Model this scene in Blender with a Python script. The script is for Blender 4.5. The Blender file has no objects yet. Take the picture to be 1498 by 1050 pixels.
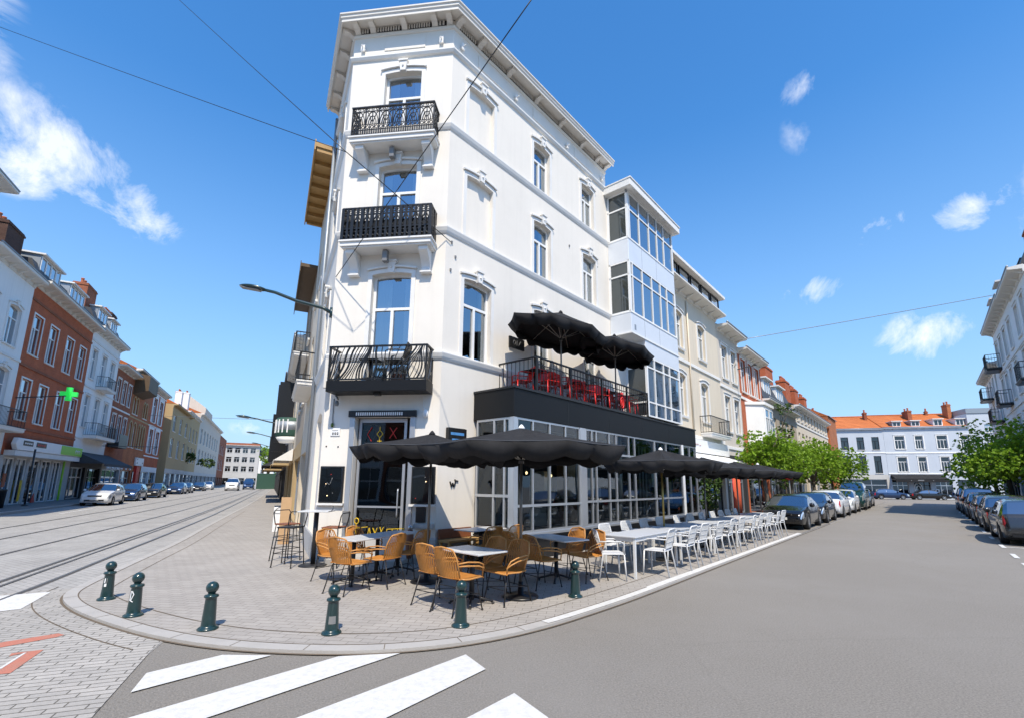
import bpy, math, random
from mathutils import Vector, Matrix, noise as mnoise
rnd = random.Random(11)
R_ = math.radians
sc = bpy.context.scene
COL = sc.collection

# ---------------------------------------------------------------- mesh builder
class MB:
    def __init__(s): s.v = []; s.f = []; s.m = []; s.s = []
    def add(s, vs, fs, mi=0, sm=False):
        o = len(s.v); s.v += [tuple(v) for v in vs]
        for f in fs: s.f.append(tuple(i + o for i in f)); s.m.append(mi); s.s.append(sm)
    def quad(s, a, b, c, d, mi=0): s.add([a, b, c, d], [(0, 1, 2, 3)], mi)
    def box(s, x0, x1, y0, y1, z0, z1, mi=0, M=None):
        x0, x1 = min(x0, x1), max(x0, x1); y0, y1 = min(y0, y1), max(y0, y1); z0, z1 = min(z0, z1), max(z0, z1)
        vs = [Vector(p) for p in ((x0,y0,z0),(x1,y0,z0),(x1,y1,z0),(x0,y1,z0),(x0,y0,z1),(x1,y0,z1),(x1,y1,z1),(x0,y1,z1))]
        if M is not None: vs = [M @ v for v in vs]
        s.add(vs, [(0,3,2,1),(4,5,6,7),(0,1,5,4),(1,2,6,5),(2,3,7,6),(3,0,4,7)], mi)
    def bar(s, a, b, w, h=None, mi=0):          # box along a segment
        a, b = Vector(a), Vector(b); h = h or w; d = (b - a)
        if d.length < 1e-6: return
        q = d.to_track_quat('X', 'Z'); M = Matrix.Translation(a) @ q.to_matrix().to_4x4()
        s.box(0, d.length, -w/2, w/2, -h/2, h/2, mi, M)
    def prism(s, poly, y0, y1, ax='xz', mi=0, M=None):   # polygon extruded along the third axis
        n = len(poly)
        def P(p, t):
            v = {'xz': Vector((p[0], t, p[1])), 'xy': Vector((p[0], p[1], t)), 'yz': Vector((t, p[0], p[1]))}[ax]
            return M @ v if M is not None else v
        ar = sum(poly[i][0]*poly[(i+1)%n][1] - poly[(i+1)%n][0]*poly[i][1] for i in range(n))
        if ax == 'xz': ar = -ar
        if ar < 0: poly = poly[::-1]
        if y0 > y1: y0, y1 = y1, y0
        vs = [P(p, y0) for p in poly] + [P(p, y1) for p in poly]
        fs = [tuple(range(n))[::-1], tuple(range(n, 2*n))] + [(i, (i+1)%n, n+(i+1)%n, n+i) for i in range(n)]
        s.add(vs, fs, mi)
    def tube(s, pts, r, n=6, mi=0, closed=False, sm=True, r1=None):
        pts = [Vector(p) for p in pts]; m = len(pts); vs = []; up = None
        for i, p in enumerate(pts):
            if closed: d = pts[(i+1)%m] - pts[i-1]
            else: d = pts[min(i+1, m-1)] - pts[max(i-1, 0)]
            d.normalize()
            if up is None:
                up = d.orthogonal().normalized()
            else:
                up = (up - d*up.dot(d))
                up = up.normalized() if up.length > 1e-5 else d.orthogonal().normalized()
            side = d.cross(up); rr = r if r1 is None else r + (r1 - r)*i/max(1, m-1)
            for k in range(n):
                a = 2*math.pi*k/n; vs.append(p + up*math.cos(a)*rr + side*math.sin(a)*rr)
        fs = []
        for i in range(m if closed else m-1):
            j = (i+1) % m
            for k in range(n): fs.append((i*n+k, i*n+(k+1)%n, j*n+(k+1)%n, j*n+k))
        if not closed: fs += [tuple(range(n))[::-1], tuple(range((m-1)*n, m*n))]
        s.add(vs, fs, mi, sm)
    def lathe(s, prof, c=(0,0,0), n=16, mi=0, sm=True, M=None):
        vs = []; fs = []
        for r, z in prof:
            for k in range(n):
                a = 2*math.pi*k/n; v = Vector((c[0]+r*math.cos(a), c[1]+r*math.sin(a), c[2]+z)); vs.append(M @ v if M is not None else v)
        for i in range(len(prof)-1):
            for k in range(n): fs.append((i*n+k, i*n+(k+1)%n, (i+1)*n+(k+1)%n, (i+1)*n+k))
        fs += [tuple(range(n))[::-1], tuple(range((len(prof)-1)*n, len(prof)*n))]
        s.add(vs, fs, mi, sm)
    def cyl(s, a, b, r, n=10, mi=0): s.tube([a, b], r, n, mi)
    def sweep(s, path, prof, mi=0, cap=True):    # path: (x,y) left to right seen from outside; prof: (out,z) polygon, outside face first
        m = len(path); k = len(prof); vs = []
        P = [Vector(p) for p in path]; N = []
        for i in range(m):
            ds = []
            if i > 0: ds.append((P[i]-P[i-1]).normalized())
            if i < m-1: ds.append((P[i+1]-P[i]).normalized())
            ns = [Vector((d.y, -d.x)) for d in ds]
            n = ns[0] if len(ns) == 1 else (ns[0]+ns[1]) / (1 + ns[0].dot(ns[1]))
            N.append(n)
        for i in range(m):
            for o, z in prof: q = P[i] + N[i]*o; vs.append((q.x, q.y, z))
        fs = []
        for i in range(m-1):
            for j in range(k): fs.append((i*k+j, i*k+(j+1)%k, (i+1)*k+(j+1)%k, (i+1)*k+j))
        if cap: fs += [tuple(range(k))[::-1], tuple(range((m-1)*k, m*k))]
        s.add(vs, fs, mi)
    def build(s, name, mats, parent=None, loc=(0,0,0), rz=0, bevel=0, solid=0, seg=1):
        me = bpy.data.meshes.new(name); me.from_pydata(s.v, [], s.f)
        if not isinstance(mats, (list, tuple)): mats = [mats]
        for m in mats: me.materials.append(m)
        me.polygons.foreach_set('material_index', s.m); me.polygons.foreach_set('use_smooth', s.s); me.update()
        o = bpy.data.objects.new(name, me); COL.objects.link(o)
        o.location = loc; o.rotation_euler = (0, 0, rz); o.parent = parent
        if solid:
            md = o.modifiers.new('s', 'SOLIDIFY'); md.thickness = solid; md.offset = 0
        if bevel:
            md = o.modifiers.new('b', 'BEVEL'); md.width = bevel; md.segments = seg; md.limit_method = 'ANGLE'; md.angle_limit = R_(40)
        return o

def tag(o, label=None, cat=None, group=None, kind=None):
    if label: o['label'] = label
    if cat: o['category'] = cat
    if group: o['group'] = group
    if kind: o['kind'] = kind
    return o
def thing(name, label, cat, loc=(0,0,0), rz=0, group=None):
    o = bpy.data.objects.new(name, None); COL.objects.link(o); o.empty_display_size = .2
    o.location = loc; o.rotation_euler = (0, 0, rz)
    return tag(o, label, cat, group)
def kids(o): return [c for c in bpy.data.objects if c.parent == o]
def tree_of(o): return [(c, [g for g in kids(c)]) for c in kids(o)]
def dup(root, loc, rz, label, tree, group=None, scale=None):
    r = root.copy(); COL.objects.link(r); r.location = loc; r.rotation_euler = (0, 0, rz); r['label'] = label
    if group: r['group'] = group
    if scale: r.scale = scale
    for c, gs in tree:
        d = c.copy(); COL.objects.link(d); d.parent = r
        for g in gs:
            e = g.copy(); COL.objects.link(e); e.parent = d
    return r

# ---------------------------------------------------------------- frames
def H(deg): return Vector((math.sin(R_(deg)), math.cos(R_(deg)), 0))
A = Vector((-4.269, 10.586, 0)); B = Vector((-1.593, 10.257, 0))
dr, nr, dl, nl, dc, nc = H(41), H(131), H(-26.8), H(-116.8), H(97), H(187)
class Frame:
    def __init__(s, o, yaw): s.o = Vector(o); s.yaw = yaw; s.rz = R_(90 - yaw); s.M = Matrix.Translation(s.o) @ Matrix.Rotation(s.rz, 4, 'Z')
    def w(s, x, y, z=0): return s.M @ Vector((x, y, z))
FR = Frame(B, 41); FC = Frame(A, 97); FL = Frame(A, 153.2)          # x to the right seen from outside, y into the wall
FW = Frame(A + 15*nl, -26.8); FE = Frame(B + 13*nr, 221); FB = Frame((53.17, 66.44, 0), 105.7)
def Rp(s, q, z=0): return B + dr*s + nr*q + Vector((0, 0, z))
def Lp(s, q, z=0): return A + dl*s + nl*q + Vector((0, 0, z))
def Cp(s, q, z=0): return A + dc*s + nc*q + Vector((0, 0, z))

# ---------------------------------------------------------------- materials
def new_mat(name):
    m = bpy.data.materials.new(name); m.use_nodes = True; nt = m.node_tree
    b = nt.nodes['Principled BSDF']; return m, nt, b
def N(nt, t, **kw):
    n = nt.nodes.new(t)
    for k, v in kw.items():
        if k in n.inputs: n.inputs[k].default_value = v
        else: setattr(n, k, v)
    return n
def rgb(c): return (c[0], c[1], c[2], 1)
def mixc(nt, fac, a, b, blend='MIX'):
    n = nt.nodes.new('ShaderNodeMix'); n.data_type = 'RGBA'; n.blend_type = blend
    for sock, v in ((n.inputs[0], fac), (n.inputs[6], a), (n.inputs[7], b)):
        if hasattr(v, 'node'): nt.links.new(v, sock)
        else: sock.default_value = v if isinstance(v, float) else rgb(v)
    return n.outputs[2]
def mat(name, c, rough=.7, var=.08, scale=2.5, bump=.0, bscale=40, metal=0, spec=.5, c2=None, c2scale=.7, c2amt=.5, coat=0, rand=0, coord='Object', streak=0):
    m, nt, b = new_mat(name); L = nt.links
    tc = N(nt, 'ShaderNodeTexCoord'); co = tc.outputs[coord]
    n1 = N(nt, 'ShaderNodeTexNoise', Scale=scale, Detail=6.0, Roughness=.65); L.new(co, n1.inputs['Vector'])
    lo = [max(0, x*(1-var)) for x in c]; hi = [min(1, x*(1+var)) for x in c]
    col = mixc(nt, n1.outputs['Fac'], lo, hi)
    if c2:
        n2 = N(nt, 'ShaderNodeTexNoise', Scale=c2scale, Detail=5.0, Roughness=.7); L.new(co, n2.inputs['Vector'])
        rp = N(nt, 'ShaderNodeMapRange'); rp.inputs[1].default_value = .45; rp.inputs[2].default_value = .75; rp.inputs[4].default_value = c2amt; L.new(n2.outputs['Fac'], rp.inputs[0])
        col = mixc(nt, rp.outputs[0], col, c2)
    if streak:
        mp = N(nt, 'ShaderNodeMapping'); mp.inputs['Scale'].default_value = (6, 6, .35); L.new(co, mp.inputs['Vector'])
        n3 = N(nt, 'ShaderNodeTexNoise', Scale=1.0, Detail=4.0); L.new(mp.outputs[0], n3.inputs['Vector'])
        rp = N(nt, 'ShaderNodeMapRange'); rp.inputs[1].default_value = .5; rp.inputs[2].default_value = .8; rp.inputs[4].default_value = streak; L.new(n3.outputs['Fac'], rp.inputs[0])
        col = mixc(nt, rp.outputs[0], col, [x*.55 for x in c])
    if rand:
        oi = N(nt, 'ShaderNodeObjectInfo'); hs = N(nt, 'ShaderNodeHueSaturation'); mr = N(nt, 'ShaderNodeMapRange')
        mr.inputs[3].default_value = 1-rand; mr.inputs[4].default_value = 1+rand; L.new(oi.outputs['Random'], mr.inputs[0]); L.new(mr.outputs[0], hs.inputs['Value']); L.new(col, hs.inputs['Color']); col = hs.outputs[0]
    L.new(col, b.inputs['Base Color'])
    b.inputs['Roughness'].default_value = rough; b.inputs['Metallic'].default_value = metal; b.inputs['Specular IOR Level'].default_value = spec
    if coat: b.inputs['Coat Weight'].default_value = coat; b.inputs['Coat Roughness'].default_value = .05
    if bump:
        nb = N(nt, 'ShaderNodeTexNoise', Scale=bscale, Detail=4.0); L.new(co, nb.inputs['Vector'])
        bp = N(nt, 'ShaderNodeBump', Strength=bump, Distance=.02); L.new(nb.outputs['Fac'], bp.inputs['Height']); L.new(bp.outputs[0], b.inputs['Normal'])
    return m
def brick_mat(name, c1, c2, mortar, bw, bh, ms, rough=.85, off=.5, vert=True, bump=.5, rot=0, freq=2, coord='Object', squash=1.0, stain=.25, rndv=.12):
    m, nt, b = new_mat(name); L = nt.links
    tc = N(nt, 'ShaderNodeTexCoord'); mp = N(nt, 'ShaderNodeMapping')
    mp.inputs['Rotation'].default_value = (R_(90) if vert else 0, 0, rot); 
    L.new(tc.outputs[coord], mp.inputs['Vector'])
    if vert:   # use x and z of the facade frame
        sx = N(nt, 'ShaderNodeSeparateXYZ'); cx = N(nt, 'ShaderNodeCombineXYZ'); L.new(tc.outputs[coord], sx.inputs[0])
        ad = N(nt, 'ShaderNodeMath'); L.new(sx.outputs[0], ad.inputs[0]); L.new(sx.outputs[1], ad.inputs[1])
        L.new(ad.outputs[0], cx.inputs[0]); L.new(sx.outputs[2], cx.inputs[1]); vec = cx.outputs[0]
    else: vec = mp.outputs[0]
    bt = N(nt, 'ShaderNodeTexBrick'); bt.offset = off; bt.offset_frequency = freq; bt.squash = squash
    bt.inputs['Color1'].default_value = rgb(c1); bt.inputs['Color2'].default_value = rgb(c2); bt.inputs['Mortar'].default_value = rgb(mortar)
    bt.inputs['Scale'].default_value = 1; bt.inputs['Brick Width'].default_value = bw; bt.inputs['Row Height'].default_value = bh
    bt.inputs['Mortar Size'].default_value = ms; bt.inputs['Mortar Smooth'].default_value = .15; bt.inputs['Bias'].default_value = 0
    L.new(vec, bt.inputs['Vector'])
    n1 = N(nt, 'ShaderNodeTexNoise', Scale=.8, Detail=6.0, Roughness=.7); L.new(vec, n1.inputs['Vector'])
    rp = N(nt, 'ShaderNodeMapRange'); rp.inputs[1].default_value = .3; rp.inputs[2].default_value = .75; rp.inputs[3].default_value = 1+stain*.5; rp.inputs[4].default_value = 1-stain; L.new(n1.outputs['Fac'], rp.inputs[0])
    n2 = N(nt, 'ShaderNodeTexNoise', Scale=45.0, Detail=4.0); L.new(vec, n2.inputs['Vector'])
    r2 = N(nt, 'ShaderNodeMapRange'); r2.inputs[3].default_value = 1-rndv; r2.inputs[4].default_value = 1+rndv; L.new(n2.outputs['Fac'], r2.inputs[0])
    mu = N(nt, 'ShaderNodeMath', operation='MULTIPLY'); L.new(rp.outputs[0], mu.inputs[0]); L.new(r2.outputs[0], mu.inputs[1])
    hs = N(nt, 'ShaderNodeHueSaturation'); L.new(bt.outputs['Color'], hs.inputs['Color']); L.new(mu.outputs[0], hs.inputs['Value'])
    L.new(hs.outputs[0], b.inputs['Base Color']); b.inputs['Roughness'].default_value = rough; b.inputs['Specular IOR Level'].default_value = .25
    bp = N(nt, 'ShaderNodeBump', Strength=bump, Distance=.01); bp.invert = True; L.new(bt.outputs['Fac'], bp.inputs['Height'])
    b2 = N(nt, 'ShaderNodeBump', Strength=.25, Distance=.01); L.new(n2.outputs['Fac'], b2.inputs['Height']); L.new(bp.outputs[0], b2.inputs['Normal'])
    L.new(b2.outputs[0], b.inputs['Normal'])
    return m
def glass_mat(name, base, refl=.35, tint=(.82, .91, 1), rough=.015, trans=0., wav=.03):
    """window glass: reflective skin over a dim room (trans = share of clear glass)"""
    m, nt, b = new_mat(name); L = nt.links; nt.nodes.remove(b); out = nt.nodes['Material Output']
    gl = N(nt, 'ShaderNodeBsdfGlossy', Roughness=rough); gl.inputs['Color'].default_value = rgb(tint)
    tc = N(nt, 'ShaderNodeTexCoord'); nz = N(nt, 'ShaderNodeTexNoise', Scale=.9, Detail=1.0); L.new(tc.outputs['Object'], nz.inputs['Vector'])
    bp = N(nt, 'ShaderNodeBump', Strength=wav, Distance=.3); L.new(nz.outputs['Fac'], bp.inputs['Height']); L.new(bp.outputs[0], gl.inputs['Normal'])
    lw = N(nt, 'ShaderNodeFresnel', IOR=1.5); mr = N(nt, 'ShaderNodeMapRange'); mr.inputs[1].default_value = .04; mr.inputs[2].default_value = .6
    mr.inputs[3].default_value = refl; mr.inputs[4].default_value = .95; L.new(lw.outputs[0], mr.inputs[0])
    mx = N(nt, 'ShaderNodeMixShader'); L.new(mr.outputs[0], mx.inputs[0])
    if trans: 
        t = N(nt, 'ShaderNodeBsdfTransparent'); t.inputs[0].default_value = rgb([trans*x for x in (.9, 1, .97)]); L.new(t.outputs[0], mx.inputs[1])
    else:
        d = N(nt, 'ShaderNodeBsdfDiffuse'); oi = N(nt, 'ShaderNodeObjectInfo')
        cc = mixc(nt, oi.outputs['Random'], [x*.5 for x in base], [min(1, x*1.6) for x in base]); L.new(cc, d.inputs[0]); L.new(d.outputs[0], mx.inputs[1])
    L.new(gl.outputs[0], mx.inputs[2]); L.new(mx.outputs[0], out.inputs['Surface'])
    return m
def emit_mat(name, c, st):
    m, nt, b = new_mat(name); b.inputs['Base Color'].default_value = rgb(c); b.inputs['Emission Color'].default_value = rgb(c); b.inputs['Emission Strength'].default_value = st
    return m

M = {}
M['stucco'] = mat('white_stucco', (.80,.752,.68), .85, .04, 1.3, .15, 60, c2=(.66,.62,.55), c2scale=.6, c2amt=.3, streak=.12)
M['trim'] = mat('white_stone_trim', (.78,.765,.735), .7, .05, 3, .08, 50, c2=(.60,.57,.52), c2scale=1.1, c2amt=.4)
M['soffit'] = mat('painted_wood', (.72,.68,.62), .6, .06, 4, .05, 30)
M['pvc'] = mat('white_window_paint', (.82,.82,.81), .35, .02, 5)
M['alu'] = mat('grey_aluminium', (.55,.57,.60), .35, .06, 6, metal=.7)
M['alu_w'] = mat('pale_aluminium_panel', (.72,.75,.79), .4, .04, 2, metal=.15, c2=(.6,.63,.66), c2amt=.3)
M['glass'] = glass_mat('window_glass', (.03,.045,.06), .42)
M['glass_side'] = glass_mat('side_window_glass', (.05,.055,.05), .10)
M['glass_dk'] = glass_mat('dark_window_glass', (.010,.013,.016), .10)
M['glass_cl'] = glass_mat('clear_window_glass', (.02,.02,.02), .38, trans=.75)
M['glass_cafe'] = glass_mat('cafe_glass', (.02,.02,.02), .075, trans=.6)
M['glass_car'] = glass_mat('car_glass', (.01,.014,.018), .34, wav=.0)
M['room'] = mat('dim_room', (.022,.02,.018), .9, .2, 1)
M['curtain'] = mat('net_curtain', (.7,.7,.68), .9, .05, 3)
M['black'] = mat('black_paint', (.012,.012,.013), .38, .2, 8)
M['iron'] = mat('black_cast_iron', (.007,.0072,.008), .42, .25, 14, .1, 80)
M['fascia'] = mat('anthracite_cladding', (.0062,.0066,.0075), .5, .15, 2, .04, 12, spec=.3)
M['canvas'] = mat('black_canvas', (.024,.024,.026), .9, .25, 3, .3, 160, spec=.2, c2=(.042,.042,.045), c2scale=1.5, c2amt=.5)
M['canvas_b'] = mat('grey_canvas', (.05,.055,.065), .85, .15, 3, .2, 160)
M['pole'] = mat('umbrella_pole', (.17,.16,.15), .35, .1, 5, metal=.6)
M['rib'] = mat('umbrella_rib', (.42,.40,.36), .4, .1, 5, metal=.3)
M['wicker'] = mat('ochre_cord', (.47,.195,.038), .6, .25, 9, .15, 120, c2=(.34,.125,.022), c2scale=3, c2amt=.5, rand=.12)
M['wframe'] = mat('ochre_tube', (.53,.25,.07), .45, .1, 5)
M['steel_blk'] = mat('black_steel', (.018,.018,.02), .45, .15, 12)
M['marble'] = mat('pale_table_top', (.62,.63,.64), .3, .06, 3, c2=(.45,.46,.48), c2scale=1.5, c2amt=.5)
M['white_pl'] = mat('white_lacquer', (.66,.67,.68), .45, .03, 4, rand=.04)
M['white_tb'] = mat('white_table_top', (.54,.56,.59), .4, .06, 4)
M['red_pl'] = mat('red_lacquer', (.80,.028,.022), .35, .1, 5, rand=.1)
M['bollard'] = mat('dark_green_enamel', (.010,.034,.036), .28, .25, 7, .05, 40, coat=.4, c2=(.03,.05,.045), c2scale=6, c2amt=.35)
M['brick'] = brick_mat('red_brick', (.53,.13,.047), (.46,.105,.04), (.36,.18,.12), .22, .075, .006, stain=.25)
M['brick_b'] = brick_mat('brown_brick', (.36,.115,.055), (.29,.085,.042), (.28,.16,.11), .22, .075, .006, stain=.3)
M['brick_d'] = brick_mat('sooty_brick', (.115,.06,.045), (.09,.045,.035), (.12,.09,.07), .22, .075, .006, stain=.3)
M['brick_o'] = brick_mat('orange_brick', (.50,.17,.065), (.42,.13,.05), (.28,.17,.12), .22, .075, .006, stain=.3)
M['white_h'] = mat('white_render', (.84,.83,.81), .85, .05, 1, .1, 40, c2=(.68,.67,.65), c2scale=.5, c2amt=.35, streak=.2)
M['cream'] = mat('cream_render', (.68,.595,.47), .85, .05, 1, .1, 40, c2=(.52,.44,.34), c2scale=.5, c2amt=.4, streak=.25)
M['grey_h'] = mat('grey_render', (.52,.51,.49), .85, .06, 1, .1, 40, c2=(.36,.35,.34), c2scale=.5, c2amt=.45, streak=.3)
M['blue_h'] = mat('pale_blue_render', (.49,.53,.585), .85, .04, 1, .08, 40, c2=(.42,.455,.51), c2scale=.4, c2amt=.4, streak=.2)
M['tan_h'] = mat('tan_render', (.46,.33,.17), .85, .06, 1, .1, 40, c2=(.36,.25,.13), c2scale=.5, c2amt=.4, streak=.25)
M['dark_h'] = mat('dark_cladding', (.035,.035,.038), .6, .2, 2)
M['slate'] = mat('slate_roof', (.045,.047,.052), .6, .3, 6, .3, 25)
M['zinc'] = mat('zinc_sheet', (.30,.33,.36), .45, .15, 2, metal=.4)
M['tile'] = brick_mat('orange_roof_tiles', (.56,.175,.055), (.47,.135,.04), (.25,.07,.025), .24, .3, .012, off=.5, bump=.8, stain=.3)
M['pot'] = mat('terracotta', (.42,.13,.06), .8, .15, 6)
M['gold'] = mat('varnished_timber', (.42,.25,.09), .6, .25, 5)
M['tim_dk'] = mat('dark_timber', (.10,.06,.028), .6, .25, 5)
M['asphalt'] = None
M['steel'] = mat('worn_rail_steel', (.22,.21,.20), .4, .25, 9, metal=.5)
M['groove'] = mat('rail_groove', (.085,.08,.075), .9, .3, 9)
M['tyre'] = mat('tyre_rubber', (.014,.014,.015), .8, .1, 9)
M['rim'] = mat('alloy_rim', (.42,.43,.45), .3, .05, 9, metal=.8)
M['under'] = mat('underbody', (.008,.008,.009), .9)
M['tail'] = mat('tail_lamp', (.42,.008,.008), .15, .05, 9, coat=.5)
M['head'] = mat('head_lamp', (.62,.66,.70), .08, .05, 9, metal=.6, coat=.6)
M['plate'] = mat('number_plate', (.75,.74,.70), .5)
M['leaf'] = mat('spring_leaf', (.225,.36,.026), .5, .35, 1.2, spec=.25, c2=(.095,.195,.016), c2scale=2.0, c2amt=.7)
for _k in ('leaf',):
    _nt = M[_k].node_tree; _b = _nt.nodes['Principled BSDF']; _t = _nt.nodes.new('ShaderNodeBsdfTranslucent'); _m = _nt.nodes.new('ShaderNodeMixShader'); _m.inputs[0].default_value = .38
    _nt.links.new(_b.inputs['Base Color'].links[0].from_socket, _t.inputs[0]); _nt.links.new(_b.outputs[0], _m.inputs[1]); _nt.links.new(_t.outputs[0], _m.inputs[2]); _nt.links.new(_m.outputs[0], _nt.nodes['Material Output'].inputs[0])
M['leaf_d'] = mat('dark_leaf', (.055,.10,.02), .5, .35, 1.5, spec=.3)
M['bark'] = mat('grey_bark', (.10,.08,.06), .9, .3, 6, .5, 30)
M['red'] = mat('red_paint', (.55,.03,.02), .5)
M['yellow'] = mat('yellow_paint', (.75,.50,.03), .5)
M['green'] = mat('lime_sign_paint', (.22,.55,.02), .4)
M['white'] = mat('white_sign_paint', (.80,.80,.80), .45, .02)
M['lampgrey'] = mat('lamp_casing', (.20,.20,.20), .4)
M['gold_d'] = mat('brass', (.45,.32,.10), .3, metal=.7)
M['screen'] = emit_mat('screen', (.05,.16,.35), .6)
M['bulb'] = emit_mat('bulb', (1,.72,.38), 3.0)
M['cross'] = emit_mat('green_neon', (.02,.55,.08), .55)
M['poster'] = mat('poster', (.5,.42,.3), .5, .5, 6)
M['wood'] = mat('pale_plywood', (.50,.32,.17), .6, .2, 4)
M['brown'] = mat('rust_brown', (.20,.07,.03), .6, .2, 4)
M['hoard'] = mat('green_hoarding', (.03,.085,.06), .7, .2, 3)
def paint(name, c, metal=.3, rough=.25): return mat(name, c, rough, .05, 3, metal=metal, coat=.7)
# ---------------------------------------------------------------- ground
def ground_mat(name, c, var, fine, c2, patch=.25, rough=.9, bump=.5):
    m, nt, b = new_mat(name); L = nt.links; tc = N(nt, 'ShaderNodeTexCoord'); co = tc.outputs['Object']
    n1 = N(nt, 'ShaderNodeTexNoise', Scale=fine, Detail=4.0, Roughness=.8); L.new(co, n1.inputs['Vector'])
    v1 = N(nt, 'ShaderNodeTexVoronoi', Scale=fine*.6); L.new(co, v1.inputs['Vector'])
    n2 = N(nt, 'ShaderNodeTexNoise', Scale=.35, Detail=7.0, Roughness=.7); L.new(co, n2.inputs['Vector'])
    col = mixc(nt, n1.outputs['Fac'], [x*(1-var) for x in c], [x*(1+var) for x in c])
    rs = N(nt, 'ShaderNodeMapRange'); rs.inputs[1].default_value = .0; rs.inputs[2].default_value = .22; rs.inputs[3].default_value = .6; rs.inputs[4].default_value = 0; L.new(v1.outputs['Distance'], rs.inputs[0])
    col = mixc(nt, rs.outputs[0], col, [min(1, x*1.9) for x in c])
    rp = N(nt, 'ShaderNodeMapRange'); rp.inputs[1].default_value = .42; rp.inputs[2].default_value = .7; rp.inputs[4].default_value = patch; L.new(n2.outputs['Fac'], rp.inputs[0])
    col = mixc(nt, rp.outputs[0], col, c2)
    # hairline cracks and sealed seams
    vo = N(nt, 'ShaderNodeTexVoronoi', Scale=.16, feature='DISTANCE_TO_EDGE'); nd = N(nt, 'ShaderNodeTexNoise', Scale=1.2, Detail=6.0)
    L.new(co, nd.inputs['Vector']); mxv = N(nt, 'ShaderNodeMix', data_type='VECTOR'); mxv.inputs[0].default_value = .25
    L.new(co, mxv.inputs[4]); L.new(nd.outputs['Color'], mxv.inputs[5]); L.new(mxv.outputs[1], vo.inputs['Vector'])
    rc = N(nt, 'ShaderNodeMapRange'); rc.inputs[1].default_value = 0; rc.inputs[2].default_value = .003; rc.inputs[3].default_value = .10; rc.inputs[4].default_value = 0; L.new(vo.outputs['Distance'], rc.inputs[0])
    col = mixc(nt, rc.outputs[0], col, [x*.45 for x in c])
    L.new(col, b.inputs['Base Color']); b.inputs['Roughness'].default_value = rough; b.inputs['Specular IOR Level'].default_value = .3
    bp = N(nt, 'ShaderNodeBump', Strength=bump, Distance=.012); L.new(n1.outputs['Fac'], bp.inputs['Height']); L.new(bp.outputs[0], b.inputs['Normal'])
    return m
M['asphalt'] = ground_mat('asphalt', (.232,.213,.188), 1.0, 58, (.275,.256,.232), .55, bump=.9)
M['street'] = brick_mat('grey_street_setts', (.385,.37,.35), (.345,.332,.315), (.26,.25,.235), .22, .11, .008, vert=False, rot=R_(28), bump=.35, stain=.22, rndv=.2)
M['pave'] = brick_mat('beige_pavers', (.375,.348,.318), (.34,.315,.288), (.235,.215,.195), .22, .11, .006, vert=False, rot=R_(8), bump=.3, stain=.16, rndv=.14)
M['paver'] = brick_mat('grey_concrete_pavers', (.42,.395,.362), (.365,.345,.318), (.14,.128,.11), .26, .088, .006, vert=False, rot=R_(-20), bump=.8, stain=.22, off=.37, rndv=.16)
M['kerb'] = mat('blue_stone_kerb', (.40,.38,.355), .8, .1, 3, .2, 60, c2=(.31,.295,.275), c2scale=2, c2amt=.5)
M['joint'] = mat('earth_joint', (.13,.10,.07), .95, .2, 8)
M['paint_w'] = mat('worn_road_paint', (.64,.63,.605), .8, .06, 6, .4, 90, c2=(.36,.345,.325), c2scale=14, c2amt=.45)
M['paint_r'] = mat('worn_red_paint', (.47,.17,.115), .8, .1, 6, .3, 90, c2=(.34,.22,.17), c2scale=4, c2amt=.6)

def sheet(name, pts, z, m, kind='structure'):
    b = MB(); b.add([(p[0], p[1], z) for p in pts], [tuple(range(len(pts)))]); o = b.build(name, m)
    if o.data.polygons[0].normal.z < 0: o.data.flip_normals()
    return tag(o, kind=kind)
gb = MB(); gb.quad((-500,-60,0), (500,-60,0), (500,620,0), (-500,620,0)); tag(gb.build('ground', M['asphalt']), kind='structure')
# left street: setts from the corner kerb to the far kerb
p0 = (-3.0, 3.6); 
kerb_pts = [tuple(Rp(60,4.42)[:2]), tuple(Rp(30,4.42)[:2]), tuple(Rp(13,4.42)[:2]), tuple(Rp(4,4.42)[:2]), (2.02,7.63), (1.13,6.68), (.38,5.93), (-.33,5.43), (-1.03,5.15), (-1.8,5.05), (-2.88,5.16), (-3.82,5.47), (-4.75,5.95), (-5.62,6.48), (-6.22,6.95), (-6.6,7.38), (-6.88,7.95), (-7.25,8.81), (-7.92,10.39), (-9.01,13.1), (-11.34,18.05), (-21.19,39.87), tuple(Lp(105,.4)[:2])]
def smooth(pts, it=2):
    for _ in range(it):
        q = [pts[0]]
        for a, b in zip(pts, pts[1:]):
            q += [(a[0]*.75+b[0]*.25, a[1]*.75+b[1]*.25), (a[0]*.25+b[0]*.75, a[1]*.25+b[1]*.75)]
        q.append(pts[-1]); pts = q
    return pts
kerb = smooth(kerb_pts)
def offs(pts, d):
    out = []
    for i, p in enumerate(pts):
        a = Vector(pts[max(i-1,0)]); b = Vector(pts[min(i+1,len(pts)-1)]); t = (b-a).normalized(); out.append((p[0]+t.y*d, p[1]-t.x*d))
    return out        # d>0: to the right of travel = towards the building
left_edge = [p for p in kerb if p[0] < -3.6]
b = MB(); le = [(-2.2,1.5), (-3.6,5.12)] + left_edge + [tuple(Lp(200,.4)[:2])]
for i in range(len(le)-1):
    s0, s1 = [(Vector((p[0],p[1],0))-A).dot(dl) for p in (le[i], le[i+1])]
    if s1 <= s0: continue
    a_, c_ = Lp(s0,12.2), Lp(s1,12.2); b.add([(le[i][0],le[i][1],.004), (le[i+1][0],le[i+1][1],.004), (c_.x,c_.y,.004), (a_.x,a_.y,.004)], [(0,1,2,3)])
tag(b.build('street', M['street']), kind='structure')
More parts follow.
